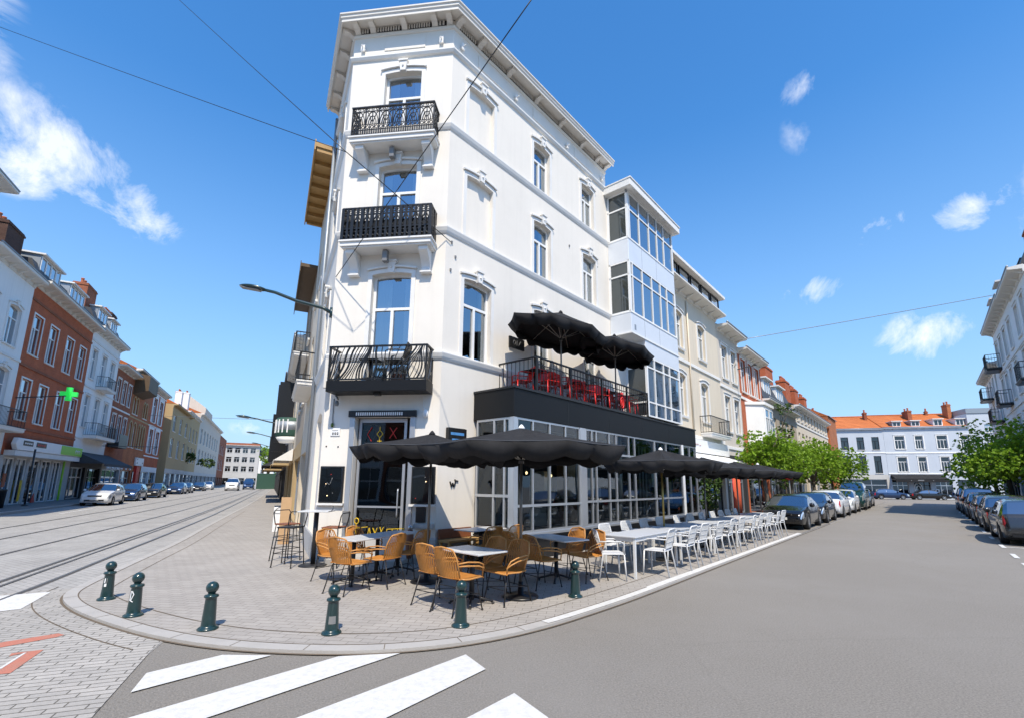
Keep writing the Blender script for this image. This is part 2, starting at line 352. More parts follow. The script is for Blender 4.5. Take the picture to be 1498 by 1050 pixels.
sheet('paved_crossing', [(-3.62,5.15), (-2.2,1.9), (-4.5,.8), (-9,3.5), (-8.6,6.8), (-6.9,7.9)] + [p for p in offs(kerb,-.02) if -6.7 < p[0] < -3.7 and p[1] < 8][::-1], .008, M['paver'])
# corner pavement with its kerb of blue stone
inner = offs(kerb, .17); i0 = 0
b = MB(); n = len(kerb)
body = inner + [tuple(Lp(105,0)[:2]), tuple(A[:2]), tuple(B[:2]), tuple(Rp(60,0)[:2])]
b.add([(p[0], p[1], .045) for p in body], [tuple(range(len(body)))])
o = b.build('pavement', M['pave']); tag(o, kind='structure')
if o.data.polygons[0].normal.z < 0: o.data.flip_normals()
b = MB(); o2 = offs(kerb, .155)
for i in range(n-1):
    a, c, d, e = kerb[i], kerb[i+1], o2[i+1], o2[i]
    b.add([(a[0],a[1],-.05), (c[0],c[1],-.05), (c[0],c[1],.043), (a[0],a[1],.043)], [(3,2,1,0)])
    b.add([(a[0],a[1],.043), (c[0],c[1],.043), (d[0],d[1],.047), (e[0],e[1],.047)], [(3,2,1,0)])
tag(b.build('kerb_strip', M['kerb']), kind='structure')
b = MB(); f = 0.0   # joints: between kerb stones, beside the kerb and the second course
o3 = offs(kerb, .168); o4 = offs(kerb, .52); o5 = offs(kerb, .535); o6 = offs(kerb, -.03); o7 = offs(kerb,-.30); o8 = offs(kerb,-.315)
for i in range(n-1):
    if kerb[i][1] > 24: continue
    for p, q, z in ((o2, o3, .049), (o4, o5, .049), (o6, kerb, .012), (o7, o8, .0125)):
        if q is o8 and not (-6.9 < kerb[i][0] < -3.7): continue
        b.add([(p[i][0],p[i][1],z), (p[i+1][0],p[i+1][1],z), (q[i+1][0],q[i+1][1],z), (q[i][0],q[i][1],z)], [(0,1,2,3)])
acc = 0
for i in range(n-1):
    L_ = (Vector(kerb[i+1])-Vector(kerb[i])).length; t = (Vector(kerb[i+1])-Vector(kerb[i]))/max(L_,1e-6); s = 0
    if kerb[i][1] > 24: continue
    while acc + (L_-s) >= .8:
        s += .8 - acc; acc = 0; c = Vector(kerb[i]) + t*s; nn = Vector((t.y,-t.x)); w = t*.004
        q = [c-w, c+w, c+w+nn*.15, c-w+nn*.15]; b.add([(v.x, v.y, .0485 if k > 1 else .0455) for k, v in enumerate(q)], [(0,1,2,3)])
    acc += L_ - s
tag(b.build('kerb_joints', M['joint']), kind='structure')
# white edge line of the right-hand road
b = MB()
for s0, s1 in ((.9, 49),):
    b.add([Rp(s0,4.27,.0505), Rp(s1,4.27,.0505), Rp(s1,4.415,.0505), Rp(s0,4.415,.0505)], [(0,3,2,1)])
ka, kb = offs(kerb, .02), offs(kerb, .145)
for i in range(n-1):
    s_ = [(Vector((kerb[k][0],kerb[k][1],0))-B).dot(dr) for k in (i, i+1)]
    if kerb[i][1] < 12 and kerb[i][0] > -.6 and kerb[i+1][0] > .3 and min(s_) < .9: b.add([(ka[i][0],ka[i][1],.0512),(ka[i+1][0],ka[i+1][1],.0512),(kb[i+1][0],kb[i+1][1],.0512),(kb[i][0],kb[i][1],.0512)], [(0,1,2,3)])
tag(b.build('edge_line', M['paint_w']), kind='structure')
# parking lane surface beyond the terrace
sheet('parking_lane', [Rp(13,2.4)[:2], Rp(60,2.4)[:2], Rp(60,4.43)[:2], Rp(13,4.43)[:2]], .052, M['asphalt'])
# far kerbs
def pavement_strip(name, P, s0, s1, qa, qb, h, m):
    b = MB(); v = [P(s0,qa), P(s1,qa), P(s1,qb), P(s0,qb)]
    b.prism([(p.x, p.y) for p in v], -.05, h, 'xy'); return tag(b.build(name, m), kind='structure')
M['pave_l'] = brick_mat('dark_pavement_slabs', (.20,.195,.19), (.175,.17,.165), (.09,.085,.08), .4, .4, .008, vert=False, rot=R_(28), bump=.3)
pavement_strip('left_pavement', Lp, -6, 200, 12.25, 15.6, .13, M['pave_l']); pavement_strip('left_kerb', Lp, -6, 200, 12.0, 12.245, .125, M['kerb'])
pavement_strip('right_pavement', Rp, -10, 64, 11.55, 13.5, .12, M['pave_l']); pavement_strip('right_kerb', Rp, -10, 64, 11.3, 11.545, .115, M['kerb'])
def road_paint(name, polys, m, z=.012):
    b = MB()
    for p in polys:
        a = sum(p[i][0]*p[(i+1)%len(p)][1]-p[(i+1)%len(p)][0]*p[i][1] for i in range(len(p)))
        q = p if a > 0 else p[::-1]; b.add([(x,y,z) for x,y in q], [tuple(range(len(q)))])
    return tag(b.build(name, m), kind='structure')
road_paint('zebra_crossing', [[(-3.06,4.18),(-3.23,4.57),(-2.83,5.03),(-2.35,5.03)], [(-3.4,3.0),(-1.68,5.02),(-1.1,5.12),(-2.78,3.05)], [(-2.25,2.95),(-.44,5.1),(-.22,4.73),(-1.55,2.9)], [(-1.15,2.8),(.04,4.23),(.29,3.82),(-.55,2.75)], [(0.0,2.7),(.5,3.35),(.75,2.95),(.55,2.6)]], M['paint_w'])
road_paint('red_marking', [[(-5.7,4.95),(-5.34,5.32),(-5.03,5.64),(-4.91,5.59),(-4.93,5.51),(-5.18,5.18),(-5.5,4.80)], [(-4.9,5.02),(-4.69,5.13),(-4.41,4.54),(-4.63,4.46),(-5.0,4.42),(-5.0,4.55),(-4.75,4.59),(-4.58,4.62),(-4.78,5.06),(-4.84,4.94)]], M['paint_r'])
road_paint('white_marking', [[(-7.9,7.05),(-6.99,7.6),(-6.45,6.62),(-7.2,6.0)], [(-4.95,4.66),(-4.63,4.66),(-4.795,5.03),(-4.775,5.045),(-4.59,4.635),(-4.95,4.62)]], M['paint_w'], .013)
road_paint('parking_bay_line', [[tuple(Rp(s,9.35)[:2]), tuple(Rp(s+1.0,9.35)[:2]), tuple(Rp(s+1.0,9.45)[:2]), tuple(Rp(s,9.45)[:2])] for s in (8.4,10.4,13,16,19,22.5,26,29.5,33,37)] + [[tuple(Rp(s,9.45)[:2]), tuple(Rp(s+.1,9.45)[:2]), tuple(Rp(s+.1,11.2)[:2]), tuple(Rp(s,11.2)[:2])] for s in (8.6,13.2,18.4,23.4,28.4,33.4)], M['paint_w'])
road_paint('lane_marking', [[tuple(Lp(s,10.0)[:2]), tuple(Lp(s+5,10.0)[:2]), tuple(Lp(s+5,10.12)[:2]), tuple(Lp(s,10.12)[:2])] for s in (9,20,34,44,56)] + [[tuple(Lp(34.6,0.2)[:2]), tuple(Lp(34.75,.2)[:2]), tuple(Lp(34.75,1.7)[:2]), tuple(Lp(34.6,1.7)[:2])]], M['paint_w'])
# tram rails
def ribbon(b, pts, w, z, mi):
    a = offs(pts, -w/2); c = offs(pts, w/2)
    for i in range(len(pts)-1): b.add([(a[i][0],a[i][1],z),(c[i][0],c[i][1],z),(c[i+1][0],c[i+1][1],z),(a[i+1][0],a[i+1][1],z)], [(0,1,2,3)], mi)
rails = [[(-6,9.6),(11.4,9.05),(27,8.5),(105,6.6)], [(-6,8.3),(7.8,7.6),(26.9,6.58),(105,4.9)], [(-7,6.8),(3.6,6.25),(16.4,5.35),(43,4.55),(105,3.2)], [(-7,5.05),(-.4,4.85),(7.5,4.45),(19.8,3.96),(39,3.45),(105,2.3)], [(-6,4.6),(-1.26,4.12),(3,3.95),(7.2,3.7),(21.6,3.1),(105,1.6)]]
for r in rails:
    pts = smooth([tuple(Lp(s,q)[:2]) for s, q in r], 2); b = MB()
    ribbon(b, pts, .10, .010, 0); ribbon(b, offs(pts,-.02), .05, .014, 1); 
    if r[0][1] == 5.05: ribbon(b, offs(pts,.19), .07, .012, 0); ribbon(b, offs(pts,.2), .03, .015, 1)
    tag(b.build('tram_rail', [M['groove'], M['steel']]), ['outermost tram rail, nearest the shops across the left street','tram rail second from the shops across the left street','middle tram rail of the left street','doubled tram rail second nearest the corner pavement','tram rail running closest to the corner pavement kerb'][rails.index(r)], 'tram rail', 'tram rails in the left street')
    # five rails that only their place tells apart

# ---------------------------------------------------------------- building kit
def arc(x0, x1, z1, rise, n=8):
    if rise <= 0: return [(x0, z1), (x1, z1)]
    return [(x0+(x1-x0)*i/n, z1-rise+rise*(1-(2*i/n-1)**2)) for i in range(n+1)]
def wall(b, x0, x1, z0, z1, holes, y=0, dep=.16, mi=0, rmi=None):
    rmi = mi if rmi is None else rmi
    xs = sorted({x0, x1, *[v for h in holes for v in h[:2]]}); zs = sorted({z0, z1, *[v for h in holes for v in h[2:4]]})
    xs = [x for x in xs if x0 <= x <= x1]; zs = [z for z in zs if z0 <= z <= z1]
    for a, c in zip(xs, xs[1:]):
        for d, e in zip(zs, zs[1:]):
            mx, mz = (a+c)/2, (d+e)/2
            if any(h[0] < mx < h[1] and h[2] < mz < h[3] for h in holes): continue
            b.quad((a,y,d), (c,y,d), (c,y,e), (a,y,e), mi)
    for h in holes:
        a, c, d, e = h[:4]; r = h[4] if len(h) > 4 else 0; t = y + dep
        b.quad((a,y,d), (a,y,e-r), (a,t,e-r), (a,t,d), rmi); b.quad((c,y,d), (c,t,d), (c,t,e-r), (c,y,e-r), rmi)
        b.quad((a,y,d), (a,t,d), (c,t,d), (c,y,d), rmi)
        p = arc(a, c, e, r)
        for (xa, za), (xb, zb) in zip(p, p[1:]):
            b.quad((xa,y,za), (xb,y,zb), (xb,t,zb), (xa,t,za), rmi)
            if r: b.quad((xa,y,za), (xb,y,zb), (xb,y,e+.0), (xa,y,e+.0), mi)
def strip(b, path, w, y0, y1, mi=0):      # moulding along an xz path, w to the left of travel
    P = [Vector(p) for p in path]; O = []
    for i in range(len(P)):
        ds = []
        if i > 0: ds.append((P[i]-P[i-1]).normalized())
        if i < len(P)-1: ds.append((P[i+1]-P[i]).normalized())
        ns = [Vector((-d.y, d.x)) for d in ds]; nn = ns[0] if len(ns) == 1 else (ns[0]+ns[1])/(1+ns[0].dot(ns[1])); O.append(P[i]+nn*w)
    for i in range(len(P)-1):
        a, c, d, e = P[i], P[i+1], O[i+1], O[i]
        v = [(a.x,y0,a.y),(c.x,y0,c.y),(d.x,y0,d.y),(e.x,y0,e.y),(a.x,y1,a.y),(c.x,y1,c.y),(d.x,y1,d.y),(e.x,y1,e.y)]
        fs = [(0,1,2,3),(0,4,5,1),(3,2,6,7)]
        if i == 0: fs.append((0,3,7,4))
        if i == len(P)-2: fs.append((1,5,6,2))
        b.add(v, fs, mi)
def surround(b, x0, x1, z0, z1, rise=0, w=.11, pr=.035, key=True, hood=True):
    p = [(x1, z0), (x1, z1-rise)] + (arc(x0, x1, z1, rise)[::-1][1:-1] if rise else []) + [(x0, z1-rise), (x0, z0)]
    p = p[::-1]
    strip(b, p, w, -pr, .0)
    if hood:
        q = [(x, z+w+.002) for x, z in arc(x0-w-.02, x1+w+.02, z1+.02, rise+.02)]; strip(b, q, .045, -pr-.045, 0)
    if key:
        c = (x0+x1)/2; b.prism([(c-.07, z1-.03), (c+.07, z1-.03), (c+.10, z1+w+.14), (c-.10, z1+w+.14)], -pr-.075, -.001)
        b.box(c-.125, c+.125, -pr-.10, -.001, z1+w+.141, z1+w+.185); b.lathe([(.03,0),(.02,.025)], (0,0,0), 8, M=Matrix.Translation((c,-pr-.075,z1+.1)) @ Matrix.Rotation(R_(90),4,'X'))
def window(par, x0, x1, z0, z1, y=.10, style='T', fm=None, gm=None, loc=(0,0,0), rz=0, fw=.055, room=False, cur=None, rise=0, name='window', sill=None, sur=None, surm=None):
    fm = fm or M['pvc']; gm = gm or M['glass']; b = MB(); d = .06; w, h = x1-x0, z1-z0
    b.box(x0, x0+fw, y, y+d, z0, z1); b.box(x1-fw, x1, y, y+d, z0, z1); b.box(x0+fw, x1-fw, y, y+d, z0, z0+fw)
    if rise: b.prism([(x0+fw, z1)] + [(x1-fw, z1)] + [(max(x0+fw,min(x1-fw,x)), z-fw) for x, z in arc(x0, x1, z1, rise)[::-1]], y, y+d)
    else: b.box(x0+fw, x1-fw, y, y+d, z1-fw, z1)
    c = (x0+x1)/2; zt = z0 + h*.68; g = .006
    if style in 'TX3': b.box(x0+fw, x1-fw, y-g, y+d, zt-fw*.55, zt+fw*.55)
    if style == 'T': b.box(c-fw*.6, c+fw*.6, y-g-.004, y+d, z0+fw, zt-fw*.55)
    if style == 'X':
        for k in (1, 2): xx = x0 + w*k/3; b.box(xx-fw*.4, xx+fw*.4, y-g-.004, y+d, z0+fw, zt-fw*.55)
    if style == '3':
        for k in (1, 2): xx = x0 + w*k/3; b.box(xx-fw*.4, xx+fw*.4, y-g-.004, y+d, z0+fw, z1-fw)
    if style == 'C': b.box(c-fw*.6, c+fw*.6, y-g, y+d, z0+fw, z1-fw)
    if style == 'S': b.box(x0+fw, x1-fw, y-g, y+d, z0+h*.5-fw*.5, z0+h*.5+fw*.5)
    f = b.build(name, fm, par, loc, rz)
    b = MB(); b.quad((x0+.01,y+.035,z0+.01), (x1-.01,y+.035,z0+.01), (x1-.01,y+.035,z1-.01), (x0+.01,y+.035,z1-.01)); b.build('pane', gm, f)
    if sill:
        b = MB(); b.prism([(-.09, z0-.002), (y-.001, z0-.002+.012), (y-.001, z0-.085), (-.075, z0-.085)], x0-.06, x1+.06, 'yz'); b.build('sill', sill, f)
    if sur:
        b = MB(); surround(b, x0, x1, z0, z1, rise, **sur); b.build('surround', surm or M['trim'], f)
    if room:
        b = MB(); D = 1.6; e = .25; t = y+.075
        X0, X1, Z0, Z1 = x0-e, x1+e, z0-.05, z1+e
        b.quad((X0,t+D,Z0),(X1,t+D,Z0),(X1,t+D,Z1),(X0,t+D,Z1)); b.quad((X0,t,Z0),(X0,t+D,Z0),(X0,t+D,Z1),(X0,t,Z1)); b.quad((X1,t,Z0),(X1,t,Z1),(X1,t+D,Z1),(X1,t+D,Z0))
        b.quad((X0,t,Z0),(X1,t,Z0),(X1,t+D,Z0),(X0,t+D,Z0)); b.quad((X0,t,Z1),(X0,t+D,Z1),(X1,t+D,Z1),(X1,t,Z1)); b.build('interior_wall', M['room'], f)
    if cur:
        for (ca, cb) in cur:
            b = MB(); n = 26; vs = []
            for i in range(n+1):
                xx = x0 + (x1-x0)*(ca+(cb-ca)*i/n); yy = y+.14+.03*math.sin(i*1.9+x0*7)
                vs += [(xx, yy, z0+.03), (xx, yy+.01, z1-.05)]
            b.add(vs, [(2*i, 2*i+2, 2*i+3, 2*i+1) for i in range(n)], 0, True); b.build('curtain', M['curtain'], f)
    return f
def ornate_rail(b, x0, x1, y0, z0, h, kind, side=None):
    """one run of a balcony railing along x at depth y (front) or along y at x=side"""
    L_ = x1-x0
    def P(u, z): return (x0+u, y0, z) if side is None else (side, x0+u, z)
    b.bar(P(-.02, z0+h), P(L_+.02, z0+h), .05, .035); b.bar(P(0, z0+.03), P(L_, z0+.03), .03)
    n = max(2, round(L_/(.115 if kind != 'bars' else .135))); st = L_/n
    if kind == 'bars':
        for i in range(n+1): b.bar(P(i*st, z0), P(i*st, z0+h), .013)
    if kind == 'scroll':
        b.bar(P(0, z0+h*.86), P(L_, z0+h*.86), .018); b.bar(P(0, z0+h*.22), P(L_, z0+h*.22), .018); b.bar(P(0, z0+h*.4), P(L_, z0+h*.4), .014)
        for i in range(n+1): b.bar(P(i*st, z0), P(i*st, z0+h*(1 if i % 3 == 0 else .4)), .024 if i % 3 == 0 else .018)
        for i in range(n):
            u = (i+.5)*st
            b.tube([P(u+.034*math.cos(t*math.pi/5), z0+h*.93+.024*math.sin(t*math.pi/5)) for t in range(10)], .009, 5, closed=True)
            b.tube([P(u+.036*math.cos(t*math.pi/5), z0+h*.31+.042*math.sin(t*math.pi/5)) for t in range(10)], .010, 5, closed=True)
            b.bar(P(u, z0), P(u, z0+h*.2), .022)
        for i in range(0, n-2, 3):
            u = (i+1.5)*st; w = 1.35*st
            for k, s in ((1, .014), (.66, .013), (.34, .012)):
                b.tube([P(u-w*k*math.cos(math.pi*t/8), z0+h*.40+h*.44*k*math.sin(math.pi*t/8)) for t in range(9)], s, 5)
            b.bar(P(u, z0+h*.42), P(u, z0+h*.84), .02)
            for sg in (-1, 1): b.tube([P(u+sg*(w*.98-.03*t), z0+h*(.84-.02*t*t)) for t in range(5)], .012, 5)
    if kind == 'panel':
        b.bar(P(0, z0+h*.80), P(L_, z0+h*.80), .03, .03); b.bar(P(0, z0+h*.36), P(L_, z0+h*.36), .03, .03)
        for i in range(n+1): b.bar(P(i*st, z0), P(i*st, z0+h), .045 if i % 2 else .07)
        for i in range(n):
            u = (i+.5)*st
            b.tube([P(u+.035*math.cos(t*math.pi/5), z0+h*.9+.03*math.sin(t*math.pi/5)) for t in range(10)], .012, 5, closed=True)
            b.tube([P(u+.04*math.cos(t*math.pi/5), z0+h*.2+.06*math.sin(t*math.pi/5)) for t in range(10)], .018, 5, closed=True)
            b.tube([P(u+(.04 if i % 2 else -.04)*math.sin(t*math.pi/4), z0+h*.38+h*.4*t/6) for t in range(7)], .018, 5)
        if side is None: b.box(x0+.02, x1-.02, y0+.03, y0+.045, z0+.02, z0+h*.62)
    if kind == 'wave':
        r = random.Random(5 if side is None else 9); i = 0; u = -.25
        for u0, z in ((0, 0), (L_, 0)): b.bar(P(u0, z0), P(u0, z0+h), .035)
        while u < L_+.1:
            lean = .24+.16*math.sin(u*5.0); w = .013+.022*r.random()**2; amp = .05*math.sin(u*7); pts = []
            for t in range(13):
                q = t/12; uu = u + lean*q + amp*math.sin(q*math.pi*1.6)
                if 0 <= uu <= L_: pts.append(P(uu, z0+.03+(h-.05)*q))
            for a, c in zip(pts, pts[1:]): b.bar(a, c, w)
            u += .060 + .05*r.random()
def bracket(b, xc, w, dep, ztop, hgt):
    prof = [(0, ztop), (-dep, ztop), (-dep, ztop-.09), (-dep*.92, ztop-.12)]
    for i in range(7):
        t = i/6; prof.append((-dep*(.86-.62*math.sin(t*math.pi/2)), ztop-.13-(hgt-.2)*t))
    prof += [(-dep*.30, ztop-hgt+.05), (-dep*.30, ztop-hgt), (0, ztop-hgt)]
    b.prism(prof, xc-w/2, xc+w/2, 'yz'); b.box(xc-w/2-.03, xc+w/2+.03, -dep*.36, 0-.001, ztop-hgt-.045, ztop-hgt-.001)
def balcony(par, x0, x1, z, dep, h, kind, loc=(0,0,0), rz=0, slabm=None, th=.15, br=None, brm=None, fascia=False, railm=None):
    b = MB()
    b.box(x0, x1, -dep, -.001, z-th, z)
    if not fascia: b.box(x0-.03, x1+.03, -dep-.035, -.001, z-.05, z-.004); b.box(x0+.03, x1-.03, -dep+.03, -.001, z-th-.035, z-th-.001)
    s = b.build('balcony', slabm or M['trim'], par, loc, rz, bevel=.006)
    b = MB(); ornate_rail(b, x0+.03, x1-.03, -dep+.03, z, h, kind)
    ornate_rail(b, -dep+.05, -.01, 0, z, h, kind if kind != 'wave' else 'wave', side=x0+.03); ornate_rail(b, -dep+.05, -.01, 0, z, h, kind, side=x1-.03)
    b.build('railing', railm or M['iron'], s)
    if br:
        for xc in br: b = MB(); bracket(b, xc, .21, dep*.82, z-th-.036, .50); b.build('bracket', brm or M['trim'], s, bevel=.008)
    return s
# ---------------------------------------------------------------- the white corner building
cb = thing('corner_building', 'tall white stucco corner building with three black iron balconies above its narrow entrance face', 'building', A)
def rel(F): return dict(loc=F.o - A, rz=F.rz)
HW = 13.52
oC = [(.76,2.04,.16,3.12), (.94,1.90,3.86,6.55,.045), (.93,1.90,7.24,9.41,.045), (.93,1.90,9.97,12.11,.045)]
oR = [(.60,1.56,4.58,6.60,.05), (3.33,4.17,3.84,6.60,.05), (6.0,6.84,3.84,6.6,.05)] + [(a,c,7.66,9.40,.05) for a, c in ((.6,1.56),(3.33,4.17),(6.0,6.84))] + [(a,c,10.45,12.05,.05) for a, c in ((.6,1.56),(3.33,4.14),(6.0,6.80))]
oL = [(-1.75,-.45,.35,3.35,.15), (-1.9,-.9,4.58,6.5,.1), (-1.9,-.9,7.66,9.3,.1), (-1.9,-.9,10.45,11.95,.1)]
for F, w, o, x0 in ((FC, 2.696, oC, 0), (FR, 7.72, oR, 0), (FL, 0, oL, -3.2)):
    b = MB(); wall(b, x0, w, .0, HW, o, dep=.2); b.build('wall', M['stucco'], cb, **rel(F))
b = MB(); E1 = A + dl*3.2; C1 = B + dr*7.72; X1 = C1 - nr*6.5; X2 = E1 - nl*4.5
for p, q in ((C1, X1), (X1, X2), (X2, E1)): b.quad(*[tuple(v - A) for v in (p, q, q+Vector((0,0,HW)), p+Vector((0,0,HW)))])
b.build('party_wall', M['stucco'], cb)
b = MB(); b.add([tuple(v - A + Vector((0,0,13.6))) for v in (E1, A, B, C1, X1, X2)], [(0,1,2,3,4,5)]); b.build('roof', M['zinc'], cb)
pth = [tuple((v - A)[:2]) for v in (E1, A, B, C1)]
b = MB(); b.sweep(pth, [(0,12.52),(.05,12.54),(.085,12.6),(.085,12.645),(.03,12.69),(0,12.69)]); b.build('string_course', M['trim'], cb)
for z in (4.42, 7.5, 10.3):
    b = MB(); b.sweep(pth, [(0,z-.02),(.025,z),(.05,z+.05),(.075,z+.13),(.075,z+.16),(.015,z+.19),(0,z+.19)]); b.build('string_course', M['trim'], cb)
b = MB(); b.sweep(pth, [(0,.0),(.035,.0),(.035,.52),(.02,.55),(0,.55)]); b.build('plinth', M['grey_h'], cb)
b = MB()
b.sweep(pth, [(0,13.26),(.03,13.27),(.05,13.32),(.03,13.34),(.03,13.37),(0,13.37)])
b.sweep(pth, [(0,13.545),(.35,13.545),(.35,13.44),(.38,13.43),(.38,13.50),(.41,13.53),(.41,13.59),(.44,13.61),(.44,13.65),(0,13.68)])
cor = b.build('cornice', M['soffit'], cb)
def modill(F, us):
    for u in us:
        m = MB(); m.prism([(-.002,13.54),(-.31,13.54),(-.31,13.49),(-.27,13.46),(-.14,13.45),(-.08,13.41),(-.045,13.375),(-.002,13.372)], u-.075, u+.075, 'yz'); m.build('modillion', M['soffit'], cor, **rel(F))
    for a, c in zip(us, us[1:]):
        d = MB(); d.box(a+.10, c-.10, -.028, -.004, 13.39, 13.53, 0)
        k = max(2, int((c-a-.22)/.065)); st = (c-a-.22)/k
        for i in range(k): d.box(a+.11+i*st, a+.11+i*st+st*.5, -.055, -.029, 13.395, 13.525, 1)
        d.build('vent_grille', [M['black'], M['soffit']], cor, **rel(F))
modill(FC, [.10,.52,1.38,2.2,2.60]); modill(FR, [.10,.9,2.1,3.4,4.7,6.0,7.0,7.62]); modill(FL, [-3.1,-2.4,-1.6,-.8,-.10])
b = MB(); b.box(.85,1.95,-.018,-.002,12.80,13.16); b.build('frieze_panel', M['stucco'], cb, **rel(FC), bevel=.005)
for u0 in (.9, 3.3, 5.6): b = MB(); b.box(u0,u0+1.2,-.018,-.002,12.80,13.16); b.build('frieze_panel', M['stucco'], cb, **rel(FR), bevel=.005)
for F, us in ((FC, (.28, 2.4)), (FR, (.28, 2.45, 5.1, 7.4))):
    for u in us:
        b = MB(); b.lathe([(.05,0),(.04,.05),(.015,.06),(.015,.16)], (0,0,0), 8, M=Matrix.Translation((u,-.002,12.9)) @ Matrix.Rotation(R_(90),4,'X')); b.box(u-.05,u+.05,-.09,-.06,12.8,12.99); b.build('wall_anchor', M['trim'], cb, **rel(F))
b = MB(); b.box(.2,.34,-.09,-.002,3.75,4.4); b.build('panel_strip', M['trim'], cb, **rel(FL))
# windows
SU = dict(w=.10, pr=.028)
for (a, c, d, e, r), cu in zip(oC[1:], ([(.0,.42),(.75,1)], [(0,.25),(.8,1)], [(0,.3),(.72,1)])):
    window(cb, a, c, d, e, y=.13, gm=M['glass_cl'], rise=r, room=True, cur=cu, sur=SU, fw=.06, **rel(FC))
for i, (a, c, d, e, r) in enumerate(oR):
    if i in (3, 6):
        b = MB(); b.quad((a,.10,d),(c,.10,d),(c,.10,e),(a,.10,e)); f = b.build('blind_window', M['stucco'], cb, **rel(FR)); b = MB(); surround(b, a, c, d, e, r, **SU); b.build('surround', M['trim'], f)
    else: window(cb, a, c, d, e, y=.12, gm=M['glass_cl'], rise=r, room=True, cur=[(.0,.3),(.66,1)] if i not in (0,1) else [(.8,1)], sur=SU, fw=.06, **rel(FR))
for a, c, d, e, r in oL[1:]: window(cb, a, c, d, e, y=.12, rise=r, sur=SU, **rel(FL))
b = MB(); a, c, d, e, r = oL[0]; b.quad((a,.19,d),(c,.19,d),(c,.19,e),(a,.19,e)); b.build('blind_window', M['stucco'], cb, **rel(FL))
# balconies
balcony(cb, .30, 2.42, 9.95, .44, .80, 'scroll', br=(.53, 2.2), **rel(FC))
balcony(cb, .29, 2.46, 7.20, .46, .80, 'panel', br=(.50, 2.26), **rel(FC))
balcony(cb, .26, 2.52, 3.86, .50, .76, 'wave', slabm=M['fascia'], th=.24, fascia=True, **rel(FC))
for z, y in ((9.60,-.2), (6.86,-.22)):
    b = MB(); b.box(1.26,1.38,y-.07,y+.07,z-.14,z+.14); b.box(1.30,1.34,y-.02,y+.02,z+.14,z+.205); b.build('wall_light', M['lampgrey'], cb, **rel(FC), bevel=.01)
b = MB(); b.box(1.28,1.42,-.34,-.20,3.56,3.615); b.build('wall_light', M['black'], cb, **rel(FC))
# entrance
b = MB()
b.box(.64,.755,-.03,.2,.05,3.2); b.box(2.045,2.16,-.03,.2,.05,3.2); b.build('door_frame', M['alu'], cb, **rel(FC), bevel=.006)
b = MB(); b.box(.62,2.18,-.07,.0-.002,3.12,3.26); b.build('door_head', M['black'], cb, **rel(FC))
b = MB()
for i in range(22): b.box(.80+i*.05,.828+i*.05,-.085,-.072,3.15,3.22)
b.build('vent_slat', M['white'], cb, **rel(FC))
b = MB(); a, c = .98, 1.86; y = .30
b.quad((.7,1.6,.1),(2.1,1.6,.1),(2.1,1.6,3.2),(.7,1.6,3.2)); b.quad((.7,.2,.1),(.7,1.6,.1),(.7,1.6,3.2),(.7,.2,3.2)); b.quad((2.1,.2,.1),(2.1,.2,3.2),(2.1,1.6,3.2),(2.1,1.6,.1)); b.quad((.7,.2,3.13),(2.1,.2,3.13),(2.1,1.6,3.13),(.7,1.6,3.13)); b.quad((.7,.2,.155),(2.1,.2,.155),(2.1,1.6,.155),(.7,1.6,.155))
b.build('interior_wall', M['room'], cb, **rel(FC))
b = MB()
for xa, xb in ((.80,.86),(1.86,1.92),(1.98,2.03)): b.box(xa,xb,.14,.20,.16,3.1)
b.box(.86,1.86,.14,.20,3.02,3.1); b.box(.86,1.86,.145,.195,2.34,2.40); b.box(.86,1.86,.14,.20,.16,.24); b.box(.86,1.86,.145,.195,1.14,1.18)
dr_ = b.build('door', M['alu'], cb, **rel(FC))
b = MB(); b.quad((.86,.17,.24),(1.86,.17,.24),(1.86,.17,3.02),(.86,.17,3.02)); b.quad((1.92,.17,.16),(1.98,.17,.16),(1.98,.17,3.02),(1.92,.17,3.02)); b.build('pane', M['glass_cafe'], dr_)
b = MB(); b.box(.90,1.80,.19,.21,.26,1.1); b.box(1.04,1.10,.186,.189,.3,1.02,1); b.box(1.5,1.56,.186,.189,.3,1.02,1); b.box(1.04,1.56,.184,.189,.96,1.02,1); b.box(1.1,1.5,.184,.189,.62,.66,1); b.build('lower_panel', [M['fascia'], M['black']], dr_)
b = MB(); b.tube([(1.80,.10,.95),(1.80,.09,1.0),(1.80,.09,1.5),(1.80,.10,1.55)], .016, 6); b.build('handle', M['alu'], dr_)
# painted emblems on the transom: chevron, lollipop figure, crossed cutlery
b = MB(); yy = .155
b.bar((1.10,yy,2.92),(1.0,yy,2.75),.025,.012,0); b.bar((1.0,yy,2.75),(1.10,yy,2.60),.025,.012,0); b.build('window_emblem', M['red'], dr_); b = MB()
b.tube([(1.29+.07*math.cos(t*math.pi/2),yy,2.76+.085*math.sin(t*math.pi/2)) for t in range(4)], .012, 5, 1, closed=True)
for p, q in (((1.29,yy,2.845),(1.29,yy,2.92)),((1.29,yy,2.675),(1.29,yy,2.55)),((1.19,yy,2.54),(1.39,yy,2.54)),((1.24,yy,2.60),(1.34,yy,2.60))): b.bar(p, q, .024, .012, 1)
b.build('window_emblem', [M['red'], M['yellow']], dr_); b = MB()
b.bar((1.52,yy,2.90),(1.68,yy,2.66),.025,.012,0); b.bar((1.68,yy,2.90),(1.52,yy,2.66),.025,.014,0); b.bar((1.545,yy,2.55),(1.64,yy,2.55),.03,.012,2)
b.build('window_emblem', [M['red'], M['yellow'], M['red']], dr_)
b = MB(); yy = .10      # yellow figures along the foot of the door
